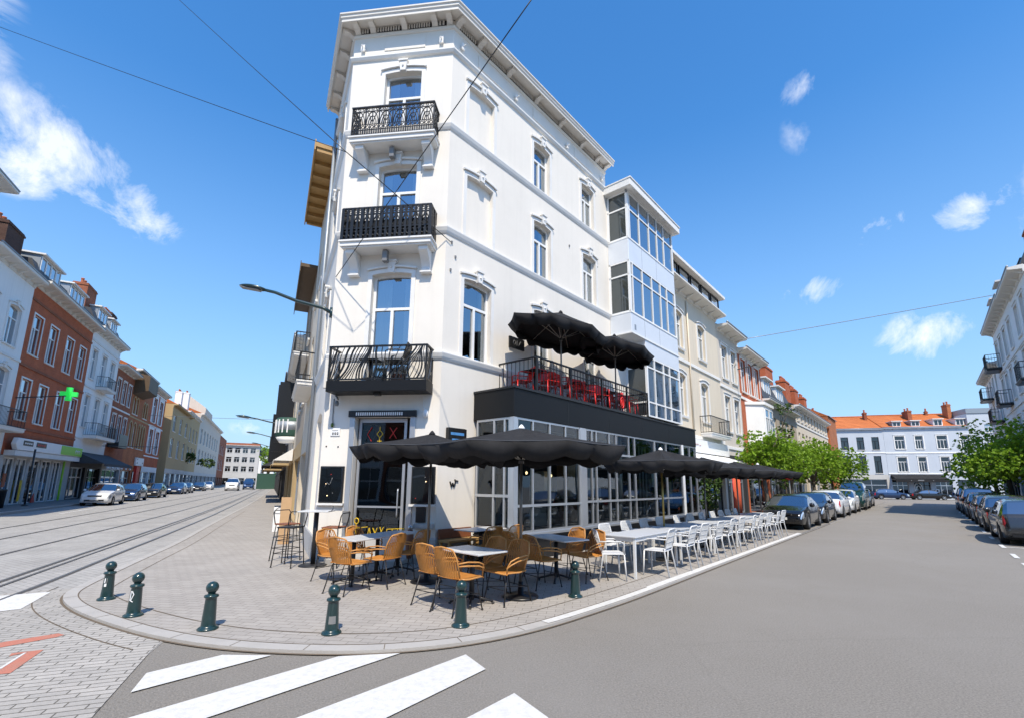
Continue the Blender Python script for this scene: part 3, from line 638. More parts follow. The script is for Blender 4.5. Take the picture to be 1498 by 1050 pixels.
b.tube([(.90+.05*math.cos(t*math.pi/4),yy,.86+.06*math.sin(t*math.pi/4)) for t in range(8)], .012, 5, closed=True); b.bar((.90,yy,.80),(.90,yy,.52),.022,.012); b.bar((.83,yy,.70),(1.16,yy,.74),.03,.012)
for p, q in (((1.16,.50),(1.20,.72)),((1.20,.72),(1.26,.50)),((1.28,.72),(1.38,.52)),((1.38,.72),(1.34,.60)),((1.44,.74),(1.52,.52)),((1.52,.74),(1.46,.6)),((1.60,.70),(1.98,.72)),((1.60,.70),(1.60,.52)),((1.72,.70),(1.72,.52)),((1.84,.71),(1.84,.52)),((1.97,.72),(1.97,.52))): b.bar((p[0],yy,p[1]),(q[0],yy,q[1]),.024,.012)
b.build('door_emblem', M['yellow'], dr_)
b = MB(); b.prism([(-.55,.0),(.14,.0),(.14,.16),(-.55,.16)], .55, 2.2, 'yz'); b.build('doorstep', M['kerb'], cb, **rel(FC), bevel=.012)
for x0, x1, nm in ((.05,.60,0), (2.14,2.665,1)):      # framed menu cases
    b = MB(); b.box(x0,x1,-.05,-.002,1.24,2.03,0); f = b.build('menu_case', M['black'], cb, **rel(FC), bevel=.008)
    b = MB(); b.box(x0-.03,x1+.03,-.075,-.002,1.19,1.235); b.build('ledge', M['trim'], f)
    b = MB(); b.quad((x0+.03,-.053,1.27),(x1-.03,-.053,1.27),(x1-.03,-.053,2.0),(x0+.03,-.053,2.0)); b.build('pane', M['glass_dk'], f)
    b = MB()
    for k in range(5): u = x0+.08+rnd.random()*(x1-x0-.16); z = 1.33+rnd.random()*.6; b.box(u,u+.018,-.058,-.054,z,z+.018, rnd.choice((0,2,1)))
    if not nm: b.tube([(x0+.14+.02*t,-.056,1.58+.05*math.sin(t*.9)+.02*t) for t in range(9)], .006, 4, 2)
    b.build('menu_print', [M['red'], M['bulb'], M['lampgrey']], f)
for (x0,x1,z0,z1,d,m,nm) in ((2.27,2.48,.86,1.18,.05,'black','letter_box'),(2.25,2.665,.745,.845,.12,'grey_h','wall_shelf'),(.655,.80,.83,1.08,.10,'lampgrey','ashtray_box'),(.20,.42,2.70,2.88,.02,'white','number_plate')):
    b = MB(); b.box(x0,x1,-d,-.031 if nm=='ashtray_box' else -.002,z0,z1); b.build(nm, M[m], cb, **rel(FC), bevel=.006)
b = MB()                                        # illegible dark figures on the small house plate
for i in range(3):
    u = .245+.055*i; b.box(u,u+.035,-.024,-.021,2.73,2.745); b.box(u,u+.035,-.024,-.021,2.765,2.78); b.box(u,u+.01,-.0245,-.0212,2.745,2.765); b.box(u+.025,u+.035,-.0245,-.0212,2.745,2.765)
b.box(.24,.38,-.024,-.021,2.82,2.826); b.build('house_number', M['black'], cb, **rel(FC))
b = MB(); b.box(2.32,2.33,-.012,-.002,3.30,3.58); b.lathe([(.03,0),(.055,.03),(.06,.09),(.05,.14),(.03,.16)], (2.40,-.07,3.10), 10); b.bar((2.33,-.01,3.3),(2.40,-.07,3.26),.02); b.build('security_camera', M['white'], cb, **rel(FC))
b = MB(); b.lathe([(.035,0),(.05,.05),(.03,.12)], (.36,-.14,3.36), 8); b.tube([(.30,-.02,3.58),(.30,-.10,3.60),(.40,-.16,3.50)], .018, 6); b.tube([(.22,-.012,3.55),(.22,-.012,3.1),(.24,-.012,2.95)], .01, 5); b.lathe([(.025,0),(.035,.05),(.02,.09)], (.235,-.03,2.9), 8, 1); b.build('wall_spotlight', [M['lampgrey'], M['leaf_d']], cb, **rel(FC))
b = MB()
for u, z in ((.12,2.47),(.40,2.46)): b.lathe([(.018,0),(.016,.01)], (0,0,0), 8, M=Matrix.Translation((u,-.002,z)) @ Matrix.Rotation(R_(90),4,'X'))
b.build('anchor_hole', M['black'], cb, **rel(FC))
b = MB(); b.box(.20,.70,-.10,-.002,2.42,2.90,0); b.box(.70,.78,-.06,-.002,2.5,2.9,0); b.box(.26,.66,-.103,-.1005,2.74,2.80,1); b.box(.30,.62,-.103,-.1005,2.48,2.66,1); b.build('display_box', [M['black'], M['screen']], cb, **rel(FR), bevel=.006)
b = MB(); p = [(.36,1.72),(.40,1.60),(.44,1.69),(.47,1.60),(.52,1.70)]
for q, r in zip(p, p[1:]): b.bar((q[0],-.012,q[1]),(r[0],-.012,r[1]),.03,.02)
b.bar((.52,-.012,1.70),(.50,-.012,1.77),.028,.02); b.bar((.52,-.012,1.74),(.60,-.012,1.73),.028,.022); b.build('wall_emblem', M['black'], cb, **rel(FR))
b = MB(); b.box(2.27,2.87,-.05,-.002,5.22,5.52,0); b.tube([(2.45+.05*math.cos(t),-.054,5.37+.06*math.sin(t)) for t in (0,1,2,3,4,5)], .008, 4, 1, closed=True); b.bar((2.55,-.054,5.30),(2.55,-.054,5.44),.02,.008,1); b.bar((2.62,-.054,5.30),(2.70,-.054,5.44),.02,.008,1); b.build('terrace_sign', [M['black'], M['lampgrey']], cb, **rel(FR))
for u, z in ((.17,7.33),(.16,6.62),(.3,7.0),(5.2,9.3),(6.95,9.2)):
    b = MB(); b.box(u-.02,u+.02,-.03,-.002,z-.03,z+.03); b.build('wall_anchor', M['lampgrey'], cb, **rel(FR))
b = MB(); b.tube([(-3.1,-.08,13.2),(-3.1,-.08,7),(-3.1,-.08,.3)], .05, 8); b.build('drain_pipe', M['zinc'], cb, **rel(FL))

# ---------------------------------------------------------------- glazed cafe extension under the roof terrace
ce = thing('cafe_extension', 'low glazed café extension with black fascia and roof terrace along the white corner building', 'café front', FR.w(1.04, 0), FR.rz)
o = 1.04; q = -1.27; XR = 12.0-o
b = MB(); b.box(0, XR, q, -.005, 3.14, 3.78)
for s in (0,): pass
f = b.build('fascia', M['fascia'], ce, bevel=.006)
b = MB()
for u in (2.1,4.2,6.3,8.4): b.box(u,u+.012,q-.003,q+.01,3.15,3.77)
b.box(-.02, XR+.02, q-.03, -.005, 3.782, 3.83); b.build('coping', M['black'], f)
b = MB(); b.box(.05, XR-.1, q+.06, -.01, .0, .56); b.build('plinth', M['black'], ce)
b = MB(); b.box(.0, XR, q-.03, q+.08, .562, .63); b.build('sill', M['alu'], ce, bevel=.008)
b = MB(); b.box(0,.12,q,q+.12,.632,3.138); b.build('corner_post', M['alu'], ce, bevel=.006)
def glazing(x0, x1, muls, zs, y0, gm='glass_cafe', fr='alu', z0=.632, z1=3.138, w=.045, side=None):
    b = MB()
    def bx(u0,u1,za,zb,t=0): b.box(u0,u1,y0-.03-t,y0+.03,za,zb) if side is None else b.box(side-.03-t,side+.03,u0,u1,za,zb)
    bx(x0,x1,z0,z0+w); bx(x0,x1,z1-w,z1)
    for m in [x0+w/2]+muls+[x1-w/2]: bx(m-w/2,m+w/2,z0+w,z1-w,.004)
    for z in zs: bx(x0,x1,z-w*.6,z+w*.6,.012)
    g = b.build('glazing_frame', M[fr], ce)
    ms = [x0]+muls+[x1]
    for a, c in zip(ms, ms[1:]):
        b = MB()
        if side is None: b.quad((a,y0,z0),(c,y0,z0),(c,y0,z1),(a,y0,z1))
        else: b.quad((side,c,z0),(side,a,z0),(side,a,z1),(side,c,z1))
        b.build('pane', M[gm], g)
glazing(.12, 2.66, [.70,1.35,2.01], [1.21,2.52], q+.05)
b = MB(); b.box(2.66,2.93,q,q+.14,.632,3.138); b.build('post', M['alu'], ce, bevel=.006)
glazing(2.93, 7.2, [3.25,3.48,4.18,4.58,5.37,5.76], [1.24,2.52], q+.05)
b = MB(); b.lathe([(.09,.63),(.09,3.1)], (5.15,q+.25,0), 14); b.build('column', M['alu'], ce)
glazing(7.2, 9.5, [8.13], [1.24], q+.05); 
b = MB(); b.box(9.5,9.65,q,q+.14,.0,3.138); b.build('post', M['pvc'], ce, bevel=.006)
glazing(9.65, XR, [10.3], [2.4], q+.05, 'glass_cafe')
glazing(-1.15, -.10, [-.98,-.66], [1.42], 0, side=.05, z0=.7, w=.05)
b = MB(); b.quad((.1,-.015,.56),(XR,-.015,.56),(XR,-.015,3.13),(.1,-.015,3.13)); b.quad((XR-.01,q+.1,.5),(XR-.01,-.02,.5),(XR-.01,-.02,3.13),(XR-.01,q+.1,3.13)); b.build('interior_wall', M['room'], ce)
b = MB()
for u, w, z0, z1, mi in ((.5,.5,1.0,1.9,0),(1.5,.7,.65,1.1,1),(2.1,.35,1.5,2.0,2),(3.2,.35,1.35,2.2,3),(3.6,1.0,1.4,2.6,4),(4.75,.18,1.3,1.6,4),(5.6,1.3,1.3,1.55,5),(5.6,.9,.65,1.15,5),(3.3,.8,.7,1.1,6),(7.5,.12,.7,3,7),(7.75,.12,.7,3,7),(8.0,.12,.7,3,7),(8.5,.5,1.6,2.2,4),(9.9,.35,1.0,1.8,2)):
    b.box(u,u+w,-.5,-.12,z0,z1,mi)
b.build('counter', [M['fascia'],M['zinc'],M['poster'],M['wood'],M['alu_w'],M['canvas_b'],M['brown'],M['zinc']], ce)
for i, (u, z) in enumerate(((.45,2.75),(1.1,2.8),(1.9,2.6),(2.3,2.78),(3.5,2.82),(4.4,2.75),(6.2,2.85),(8.9,2.7),(1.2,1.95),(2.2,1.9))):
    b = MB(); b.lathe([(.012,.03),(.03,0),(.022,-.035),(.006,-.045)], (u,-.65,z), 8, 0); b.tube([(u,-.65,z+.03),(u,-.65,3.13)], .004, 4, 1); b.build('pendant_bulb', [M['bulb'], M['black']], ce)
b = MB(); b.tube([(-.02,-.42+.09*math.cos(t*math.pi/6),2.62+.09*math.sin(t*math.pi/6)) for t in range(12)], .012, 5, closed=True); b.build('yellow_ring', M['yellow'], ce)
# terrace railing
b = MB(); rx0, rx1, ry = 1.92-o, 7.9-o, q+.05
ornate_rail(b, rx0, rx1, ry, 3.83, .84, 'bars'); ornate_rail(b, ry, -.02, 0, 3.83, .84, 'bars', side=rx0); ornate_rail(b, ry, -.02, 0, 3.83, .84, 'bars', side=rx1)
for u in (rx0, 2.3, 3.9, 5.4, rx1): b.box(u-.022,u+.022,ry-.022,ry+.022,3.83,4.69)
b.bar((rx0,ry,4.50),(rx1,ry,4.50),.02)
b.tube([(5.05+.10*math.cos(t*math.pi/6),ry-.03,4.12+.17*math.sin(t*math.pi/6)) for t in range(12)], .016, 5, 1, closed=True); b.tube([(5.05+.045*math.cos(t*math.pi/4),ry-.03,4.12+.09*math.sin(t*math.pi/4)) for t in range(8)], .012, 5, 1, closed=True); b.box(4.98,5.12,ry-.035,ry-.02,4.37,4.43,1)
b.build('terrace_railing', [M['iron'], M['red_pl']], ce)

# ---------------------------------------------------------------- house with the glazed bay
bh = thing('bay_house', 'white house with a three-storey glazed bay and flat projecting roof, right of the corner building', 'building', FR.w(7.72, 0), FR.rz)
o = 7.72; W = 12.0-o
b = MB(); wall(b, .001, W, 3.1, 11.9, []); b.quad((W,0,0),(W,8,0),(W,8,11.9),(W,0,11.9)); b.quad((.001,0,3.1),(.001,0,11.9),(.001,8,11.9),(.001,8,3.1)); b.quad((0,0,11.9),(W,0,11.9),(W,8,11.9),(0,8,11.9)); b.build('wall', M['stucco'], bh)
b = MB(); b.box(-.18, W+.12, -1.10, .5, 12.30, 12.56); b.box(-.20, W+.14, -1.13, .52, 12.562, 12.62); b.build('bay_roof', M['trim'], bh, bevel=.008)
rows = [(10.43,12.295,11.63,[.24,1.02,1.87,2.61,3.27],.06), (7.61,9.56,9.02,[.31,1.11,1.92,2.70,3.33],.06), (4.05,6.26,5.86,[1.82,2.63,3.20],1.12)]
yb = -.82; xe = 11.92-o
for bx in ((.06,xe,yb,-.002,9.56,10.428),(.06,xe,yb,-.002,6.87,7.608),(1.12,xe,yb+.002,-.002,6.262,6.868)): b = MB(); b.box(*bx); b.build('bay_panel', M['alu_w'], bh, bevel=.01)
for bx in ((.03,xe+.03,yb-.03,-.002,6.83,6.885),(.05,xe+.01,yb-.02,-.002,10.40,10.44),(.05,xe+.01,yb-.02,-.002,7.585,7.62)): b = MB(); b.box(*bx); b.build('bay_sill', M['pvc'], bh)
b = MB(); 
for u in (1.12,2.4): b.box(u,u+.012,yb-.003,yb+.01,9.57,10.39); b.box(u,u+.012,yb-.003,yb+.01,6.9,7.58)
b.box(.3,.42,yb-.004,yb,7.0,7.2); b.build('panel_joint', M['zinc'], bh)
for z0, z1, zt, ms, xa in rows:
    b = MB(); w = .055
    zz = [z0+w/2, zt, z1-w/2] + ([4.58] if z0 < 5 else [])
    for z in zz: b.box(xa,xe,yb,yb+.06,z-w/2,z+w/2); b.box(xa+.001,xa+.06,yb+.061,-.003,z-w/2,z+w/2); b.box(xe-.06,xe-.001,yb+.061,-.003,z-w/2,z+w/2)
    for u in [xa+.05]+ms+[xe-.05]:
        k = .10 if u in (xa+.05, xe-.05) else .05; b.box(u-k/2,u+k/2,yb-.006,yb+.07,z0+.001,z1-.001)
    b.box(xa+.001,xa+.06,-.08,-.003,z0+.001,z1-.001); b.box(xe-.06,xe-.001,-.08,-.003,z0+.001,z1-.001)
    f = b.build('bay_window', M['pvc'], bh)
    for a, c in zip([xa]+ms, ms+[xe]): b = MB(); b.quad((a,yb+.03,z0),(c,yb+.03,z0),(c,yb+.03,z1),(a,yb+.03,z1)); b.build('pane', M['glass'], f)
    b = MB(); b.quad((xa+.03,-.01,z0),(xa+.03,yb+.03,z0),(xa+.03,yb+.03,z1),(xa+.03,-.01,z1)); b.build('pane', M['glass_side'], f)
    b = MB(); b.quad((xe-.03,yb+.03,z0),(xe-.03,-.01,z0),(xe-.03,-.01,z1),(xe-.03,yb+.03,z1)); b.build('pane', M['glass'], f)
b = MB(); b.box(-.02,.06,-.86,-.8,12.2,12.29); b.build('roof_clip', M['lampgrey'], bh)
# ---------------------------------------------------------------- terraced houses
def house(name, label, F, x0, x1, Hh, wm, floors, cols, group=None, D=9, style='T', gm='glass', fm='pvc', ground=3.3, shop='glass', shopm=None, corn=(.35,.35,'trim'), strings=(), stringm='trim', roof=('gable',2.4,'slate'), chims=(), dorms=(), sur=None, sill=True, q=0, zb=0, wm2=None, rise=0, cat='house', skip=(), surm=None, shopcols=None, fw=.055):
    t = thing(name, label, cat, F.w(x0, q), F.rz, group); W = x1-x0
    wmat = M[wm]; holes = []
    for fl in floors:
        cs = fl[2] if len(fl) > 2 else cols
        for c in cs: holes.append((c[0]-x0, c[1]-x0, fl[0], fl[1], fl[3] if len(fl) > 3 else rise))
    gh = []
    if shop:
        n = shopcols or max(1, int(W/3.5)); st = W/n
        for i in range(n): gh.append((i*st+.3, (i+1)*st-.3, .15, ground-.65))
    b = MB(); wall(b, 0, W, ground if shop else zb, Hh, holes, dep=.18); b.quad((0,0,0),(0,0,Hh),(0,D,Hh),(0,D,0)); b.quad((W,0,0),(W,D,0),(W,D,Hh),(W,0,Hh)); b.quad((0,D,0),(0,D,Hh),(W,D,Hh),(W,D,0)); b.quad((0,0,Hh),(W,0,Hh),(W,D,Hh),(0,D,Hh)); b.build('wall', wmat, t)
    if shop:
        b = MB(); wall(b, 0, W, 0, ground, gh, dep=.25); b.build('shop_front', M[shopm or wm], t)
        for i, (a, c, d, e) in enumerate(gh): window(t, a, c, d, e, y=.18, style='3', fm=M['alu' if i % 2 == 0 else 'black'], gm=M['glass_dk'], name='shop_window', fw=.08)
    for h in holes:
        window(t, h[0], h[1], h[2], h[3], y=.11, style=style, fm=M[fm], gm=M[gm], sill=M['trim'] if sill else None, sur=sur, rise=h[4], surm=M[surm] if surm else None, fw=fw)
    if corn:
        o, h, cm = corn; b = MB()
        b.sweep([(-.02 if not skip else 0,0),(W+.02,0)], [(0,Hh-h),(.05,Hh-h+.02),(.07,Hh-h*.55),(o*.9,Hh-h*.4),(o,Hh-h*.3),(o,Hh-.02),(0,Hh+.02)]); k = int(W/.9)
        for i in range(k): u = .3+(W-.6)*i/max(1,k-1); b.prism([(-.001,Hh-h*.42),(-o*.8,Hh-h*.42),(-.08,Hh-h),(-.001,Hh-h)], u-.06, u+.06, 'yz')
        b.build('cornice', M[cm], t)
    for z in strings: b = MB(); b.box(-.01, W+.01, -.06, -.001, z-.08, z+.08); b.build('string_course', M[stringm], t, bevel=.01)
    rt = None
    if roof:
        k, rz_, rm = roof; b = MB(); y0 = -.1; e = .02
        if k == 'gable':
            b.quad((-e,y0,Hh+.03),(W+e,y0,Hh+.03),(W+e,D/2,Hh+rz_),(-e,D/2,Hh+rz_)); b.quad((-e,D/2,Hh+rz_),(W+e,D/2,Hh+rz_),(W+e,D+.1,Hh+.03),(-e,D+.1,Hh+.03))
            for u in (-e, W+e): b.add([(u,y0,Hh+.03),(u,D/2,Hh+rz_),(u,D+.1,Hh+.03)], [(0,1,2)])
            b.tube([(-e,D/2,Hh+rz_+.03),(W+e,D/2,Hh+rz_+.03)], .09, 6)
        if k == 'mansard':
            b.quad((-e,y0,Hh+.03),(W+e,y0,Hh+.03),(W+e,y0+rz_*.4,Hh+rz_),(-e,y0+rz_*.4,Hh+rz_)); b.quad((-e,y0+rz_*.4,Hh+rz_),(W+e,y0+rz_*.4,Hh+rz_),(W+e,D,Hh+rz_+.4),(-e,D,Hh+rz_+.4))
            for u in (-e, W+e): b.add([(u,y0,Hh+.03),(u,y0+rz_*.4,Hh+rz_),(u,D,Hh+rz_+.4),(u,D,Hh+.03)], [(0,1,2,3)])
        if k == 'flat': b.box(-.05, W+.05, -.1, D, Hh+.02, Hh+rz_)
        rt = b.build('roof', M[rm], t)
        if k != 'flat': b = MB(); b.tube([(-.02,-(corn[0] if corn else .12)+.02,Hh+.04),(W+.02,-(corn[0] if corn else .12)+.02,Hh+.04)], .06, 6); b.build('gutter', M['zinc'], t)
    for cx, cy, cw, cd, cz0, cz1, cm, npot in chims:
        b = MB(); b.box(cx-x0, cx-x0+cw, cy, cy+cd, cz0, cz1); b.box(cx-x0-.05, cx-x0+cw+.05, cy-.05, cy+cd+.05, cz1-.22, cz1-.10); c = b.build('chimney', M[cm], t)
        for i in range(npot):
            u = cx-x0+cw*(i+.5)/npot if cw >= cd else cx-x0+cw/2; v = cy+cd/2 if cw >= cd else cy+cd*(i+.5)/npot
            b = MB(); b.lathe([(.13,0),(.11,.1),(.10,.32),(.13,.36),(.12,.42)], (u, v, cz1), 10); b.build('chimney_pot', M['pot'], c)
    for dx0, dx1, dz0, dz1, dy, dm in dorms:
        a, c = dx0-x0, dx1-x0; b = MB(); b.box(a, c, dy, dy+2.5, dz0, dz1-.001, 0); b.box(a-.12, c+.12, dy-.25, dy+2.4, dz1, dz1+.10, 1); d = b.build('dormer', [M[dm], M['trim']], t)
        n = max(1, round((c-a)/.75)); st = (c-a-.1)/n
        for i in range(n): f = window(d, a+.05+i*st+.02, a+.05+(i+1)*st-.02, dz0+.12, dz1-.06, y=dy-.05, style='C' if n == 1 else '1', gm=M[gm])
    return t
def awning(par, x0, x1, z0, z1, dep, m, name='awning', side=True, th=.04):
    b = MB(); n = 8; yt = -.05
    b.quad((x0,yt,z1),(x1,yt,z1),(x1,-dep,z0),(x0,-dep,z0))
    b.quad((x0,-dep,z0),(x1,-dep,z0),(x1,-dep-.005,z0-.2),(x0,-dep-.005,z0-.2))
    b.add([(x0,yt,z1),(x0,-dep,z0),(x0,yt,z0)], [(0,1,2)]); b.add([(x1,yt,z1),(x1,-dep,z0),(x1,yt,z0)], [(0,1,2)])
    return b.build(name, m, par, solid=.015)

M['cream2'] = mat('greige_render', (.60,.54,.46), .85, .05, 1, .1, 40, c2=(.46,.41,.34), c2scale=.5, c2amt=.45, streak=.3)
M['tan2'] = mat('brown_grey_render', (.40,.33,.25), .85, .06, 1, .1, 40, c2=(.30,.25,.19), c2scale=.5, c2amt=.4, streak=.3)
# ---- right-hand row beyond the bay
h1 = house('cream_house', 'cream three-storey house with dark attic windows next to the glazed bay house', FR, 12.0, 19.8, 10.95, 'cream', [(4.75,6.72),(7.9,9.72)], [(13.5,14.7),(16.7,17.75)], corn=(.60,.30,'soffit'), strings=(3.9,7.35), sur=dict(w=.12,pr=.04,key=False), ground=3.55, shopm='grey_h', roof=('flat',.1,'zinc'), rise=.1)
b = MB(); b.box(.15,7.6,-.30,5,11.06,11.78,0); b.box(.05,7.75,-.62,5,11.782,11.92,1); at_ = b.build('attic', [M['dark_h'], M['trim']], h1)
for i in range(5): window(at_, .4+i*1.45, 1.65+i*1.45, 11.12, 11.74, y=-.36, style='1', fm=M['black'])
balcony(h1, 4.3, 7.2, 4.15, .55, .80, 'bars', slabm=M['trim'], th=.15)
b = MB(); b.tube([(3.3,-.06,10.5),(3.3,-.06,4.0)], .04, 6); b.build('drain_pipe', M['cream'], h1)
b = MB(); b.box(.1,7.7,-.25,-.002,3.15,3.75); b.build('shop_sign', M['white'], h1)
b = MB(); b.bar((2.6,-.258,3.5),(3.2,-.258,3.52),.05,.01); b.bar((3.3,-.258,3.46),(3.5,-.258,3.5),.04,.01); b.build('sign_scribble', M['pot'], h1)
awning(h1, .3, 7.5, 2.72, 3.14, 1.3, M['white_h'])
h2 = house('grey_house', 'narrow grey-white house between the cream house and the red brick house with oriel', FR, 19.8, 23.6, 10.5, 'cream2', [(4.6,6.6),(7.6,9.5)], [(20.4,21.4),(22.1,23.1)], corn=(.65,.32,'soffit'), strings=(3.7,7.1), sur=dict(w=.12,pr=.04,key=False), roof=('gable',1.6,'slate'), shopm='dark_h')
b = MB(); b.tube([(3.5,-.05,8.6),(2.2,-1.2,8.4),(1.9,-1.35,8.38)], .035, 6); b.lathe([(.05,0),(.11,.05),(.06,.1)], (1.85,-1.4,8.3), 8); b.build('lamp_bracket', M['black'], h2)
h3 = house('brick_house', 'red brick house with a white oriel window and climbing plant in the right-hand row', FR, 23.6, 28.9, 10.0, 'brick', [(7.4,9.5)], [(24.1,25.2),(25.7,26.8),(27.3,28.4)], corn=(.6,.32,'soffit'), strings=(6.95,), sur=dict(w=.10,pr=.03,key=False), roof=('gable',1.5,'slate'), dorms=[(24.4,26.0,10.15,11.3,.6,'zinc')], shopm='brick', ground=3.6)
b = MB(); b.prism([(.9,-.001),(4.5,-.001),(3.8,-.85),(1.6,-.85)], 4.3, 6.6, 'xy', 0); b.prism([(.8,-.001),(4.6,-.001),(3.85,-.95),(1.55,-.95)], 6.602, 6.78, 'xy', 0); b.prism([(.8,-.001),(4.6,-.001),(3.85,-.95),(1.55,-.95)], 4.12, 4.298, 'xy', 0); orl = b.build('oriel', M['trim'], h3)
for a, c in ((1.75,2.7),(2.75,3.7)): window(orl, a, c, 4.7, 6.4, y=-.90, style='T', gm=M['glass_dk'])
h4 = house('dark_roof_house', 'low house with dark slate roof, big dormers and red chimneys, right-hand row', FR, 28.9, 39.8, 7.6, 'tan2', [(4.3,6.6)], [(29.6,30.7),(31.5,32.6),(33.6,34.7),(35.6,36.7),(37.6,38.7)], corn=(.5,.25,'trim'), roof=('mansard',2.2,'slate'), dorms=[(30.6,32.6,7.9,9.4,.25,'white_h'),(34.6,36.8,7.9,9.4,.25,'white_h')], chims=[(36.6,1.3,2.6,.9,9.2,11.8,'brick',5)], shopm='dark_h')
h5 = house('long_cream_house', 'long cream row house with tall narrow windows at the far end of the right-hand row', FR, 39.8, 57.6, 8.6, 'cream', [(3.9,6.3),(7.35,8.25)], [(40.6+i*1.7, 41.5+i*1.7) for i in range(10)], corn=(.45,.3,'trim'), strings=(7.0,), roof=('gable',2.3,'slate'), chims=[(44.2,1.3,2.0,.8,9.2,11.8,'brick',4),(48.6,1.3,1.7,.8,9.2,11.6,'brick',3),(53.4,1.3,1.5,.8,9.2,11.4,'brick',3)], shopm='cream')
h6 = house('brick_gable_house', 'house with bare orange brick side wall after the long cream row house', FR, 57.8, 64, 9.6, 'brick_o', [], [], shop=None, corn=None, roof=('gable',2.6,'tile'), q=-.2, chims=[(58.5,3.2,.8,1.2,10.6,12.9,'brick_b',3),(62.8,3.2,.8,1.2,10.6,12.9,'brick_b',3)])
# ---- pale blue buildings closing the right street
k1 = house('blue_house', 'pale blue house with black windows and two skylights in its orange roof', FB, -6.5, -.42, 9.75, 'blue_h', [(3.5,5.9),(6.78,8.58)], [(-5.76,-4.8),(-3.78,-2.87),(-1.93,-1.03)], fm='black', gm='glass_dk', corn=(.3,.3,'blue_h'), strings=(6.35,), stringm='white_h', roof=('gable',2.4,'tile'), D=10, chims=[(-1.1,3.4,.35,.7,11.3,12.6,'brick_b',1)], shopm='grey_h')
b = MB()
for u in (2.7,4.5): b.prism([(1.1,10.27),(1.6,10.51),(1.6,10.56),(1.1,10.32)], u, u+.75, 'yz')
b.build('skylight', M['white'], k1)
b = MB(); b.prism([(-.06,0),(10.05,0),(10.05,9.9),(5.0,12.35),(-.06,9.9)], -.12, .02, 'yz'); b.build('gable_edge', M['white_h'], k1)
k2 = house('blue_terrace', 'wide pale blue building with four dormers in its orange roof and black awning', FB, -.4, 9.6, 9.85, 'blue_h', [(3.68,5.72,[(.9,2.0),(3.32,4.25),(5.9,6.9),(8.3,9.2)]),(6.84,8.66)], [(.86,2.02),(3.28,4.2),(5.8,6.98),(8.5,9.4)], style='X', gm='glass_dk', corn=(.3,.3,'blue_h'), strings=(6.3,3.45), stringm='white_h', sur=dict(w=.13,pr=.05,key=False), roof=('gable',2.4,'tile'), D=10, dorms=[(.95,2.05,9.95,10.75,.35,'zinc'),(3.2,4.3,9.95,10.8,.35,'zinc'),(5.85,6.95,9.95,10.95,.35,'white_h'),(8.4,9.4,9.95,10.95,.35,'white_h')], chims=[(4.05,2.6,.5,1.6,10.6,12.6,'brick_b',2),(9.0,2.8,.45,1.3,11.0,13.4,'brick_o',2),(7.2,4.6,.3,.4,12.0,12.7,'brick_b',1)], shopm='blue_h', shopcols=4)
aw = awning(k2, .2, 6.2, 2.75, 3.3, 1.3, M['canvas']); b = MB(); b.box(.2,6.2,-1.36,-1.30,2.3,2.75); b.build('awning_valance', M['canvas'], k2)
b = MB(); b.box(2.7,3.4,-1.372,-1.362,2.46,2.6); b.box(4.4,4.5,-1.372,-1.362,2.46,2.56); b.box(1.9,2.0,-1.372,-1.362,2.46,2.56); b.build('awning_print', M['lampgrey'], k2)
# emblems
b = MB(); b.tube([(3.25+.45*math.cos(t*math.pi/8),-.03,1.45+.75*math.sin(t*math.pi/8)) for t in range(16)], .06, 5, closed=True); b.tube([(3.25+.25*math.cos(t*math.pi/6),-.03,1.35+.45*math.sin(t*math.pi/6)) for t in range(11)], .05, 5); b.build('shop_emblem', M['white'], k2); b = MB(); b.tube([(5.35+.2*math.cos(t*math.pi/5),-.05,1.15+.2*math.sin(t*math.pi/5)) for t in range(10)], .07, 5, closed=True); b.build('shop_emblem', M['white'], k2)
k3 = house('annex_building', 'plain pale blue annex with a flat zinc roof beside the wide pale blue building', FB, 9.6, 15.5, 11.6, 'blue_h', [(9.0,10.1,[(11.4,12.3)]),(5,6.6,[(11.4,12.3)])], [], corn=None, roof=('flat',.7,'zinc'), shop=None, sill=True)
k4 = house('red_roof_house', 'brick house with a tall orange roof and white gable behind the pale blue house', FB, -13, -6.6, 10.4, 'brick_o', [], [], corn=None, roof=('gable',2.9,'tile'), q=1.5, shop=None, D=10, chims=[(-8.6,4.4,.5,.9,12.0,13.7,'brick_b',2),(-7.1,4.6,.5,.8,12.2,13.5,'brick_b',2)])
# ---- shaded white row on the right edge (x runs towards the camera: s = -x)
def SX(a, c): return (-c, -a)
e1 = house('far_white_house', 'white shaded house with small black balconies at the far end of the right side', FE, -53.0, -43.0, 11.0, 'white_h', [(3.9,5.8),(6.8,8.6),(9.0,10.5)], [(-52,-51),(-50,-49),(-48,-47),(-46,-45)], corn=(.55,.35,'soffit'), strings=(6.4,), roof=('gable',1.5,'slate'), group=None, chims=[(-52.4,1.5,.8,.8,11.5,13.4,'brick_b',2)], gm='glass_dk', shopm='grey_h')
e2 = house('tall_white_house', 'tall white shaded house with dark mansard roof in the middle of the right side', FE, -43.0, -33.0, 13.2, 'white_h', [(4.0,6.2),(7.4,9.4),(10.2,12.0)], [(-42.4,-41.3),(-40.2,-39.1),(-38,-36.9),(-35.6,-34.5)], corn=(.6,.4,'soffit'), strings=(6.9,9.8), roof=('mansard',2.0,'slate'), dorms=[(-41.5,-39.9,13.5,14.9,.1,'zinc'),(-37.5,-36,13.5,14.9,.1,'zinc')], sur=dict(w=.12,pr=.04,key=False), gm='glass_dk', shopm='grey_h')
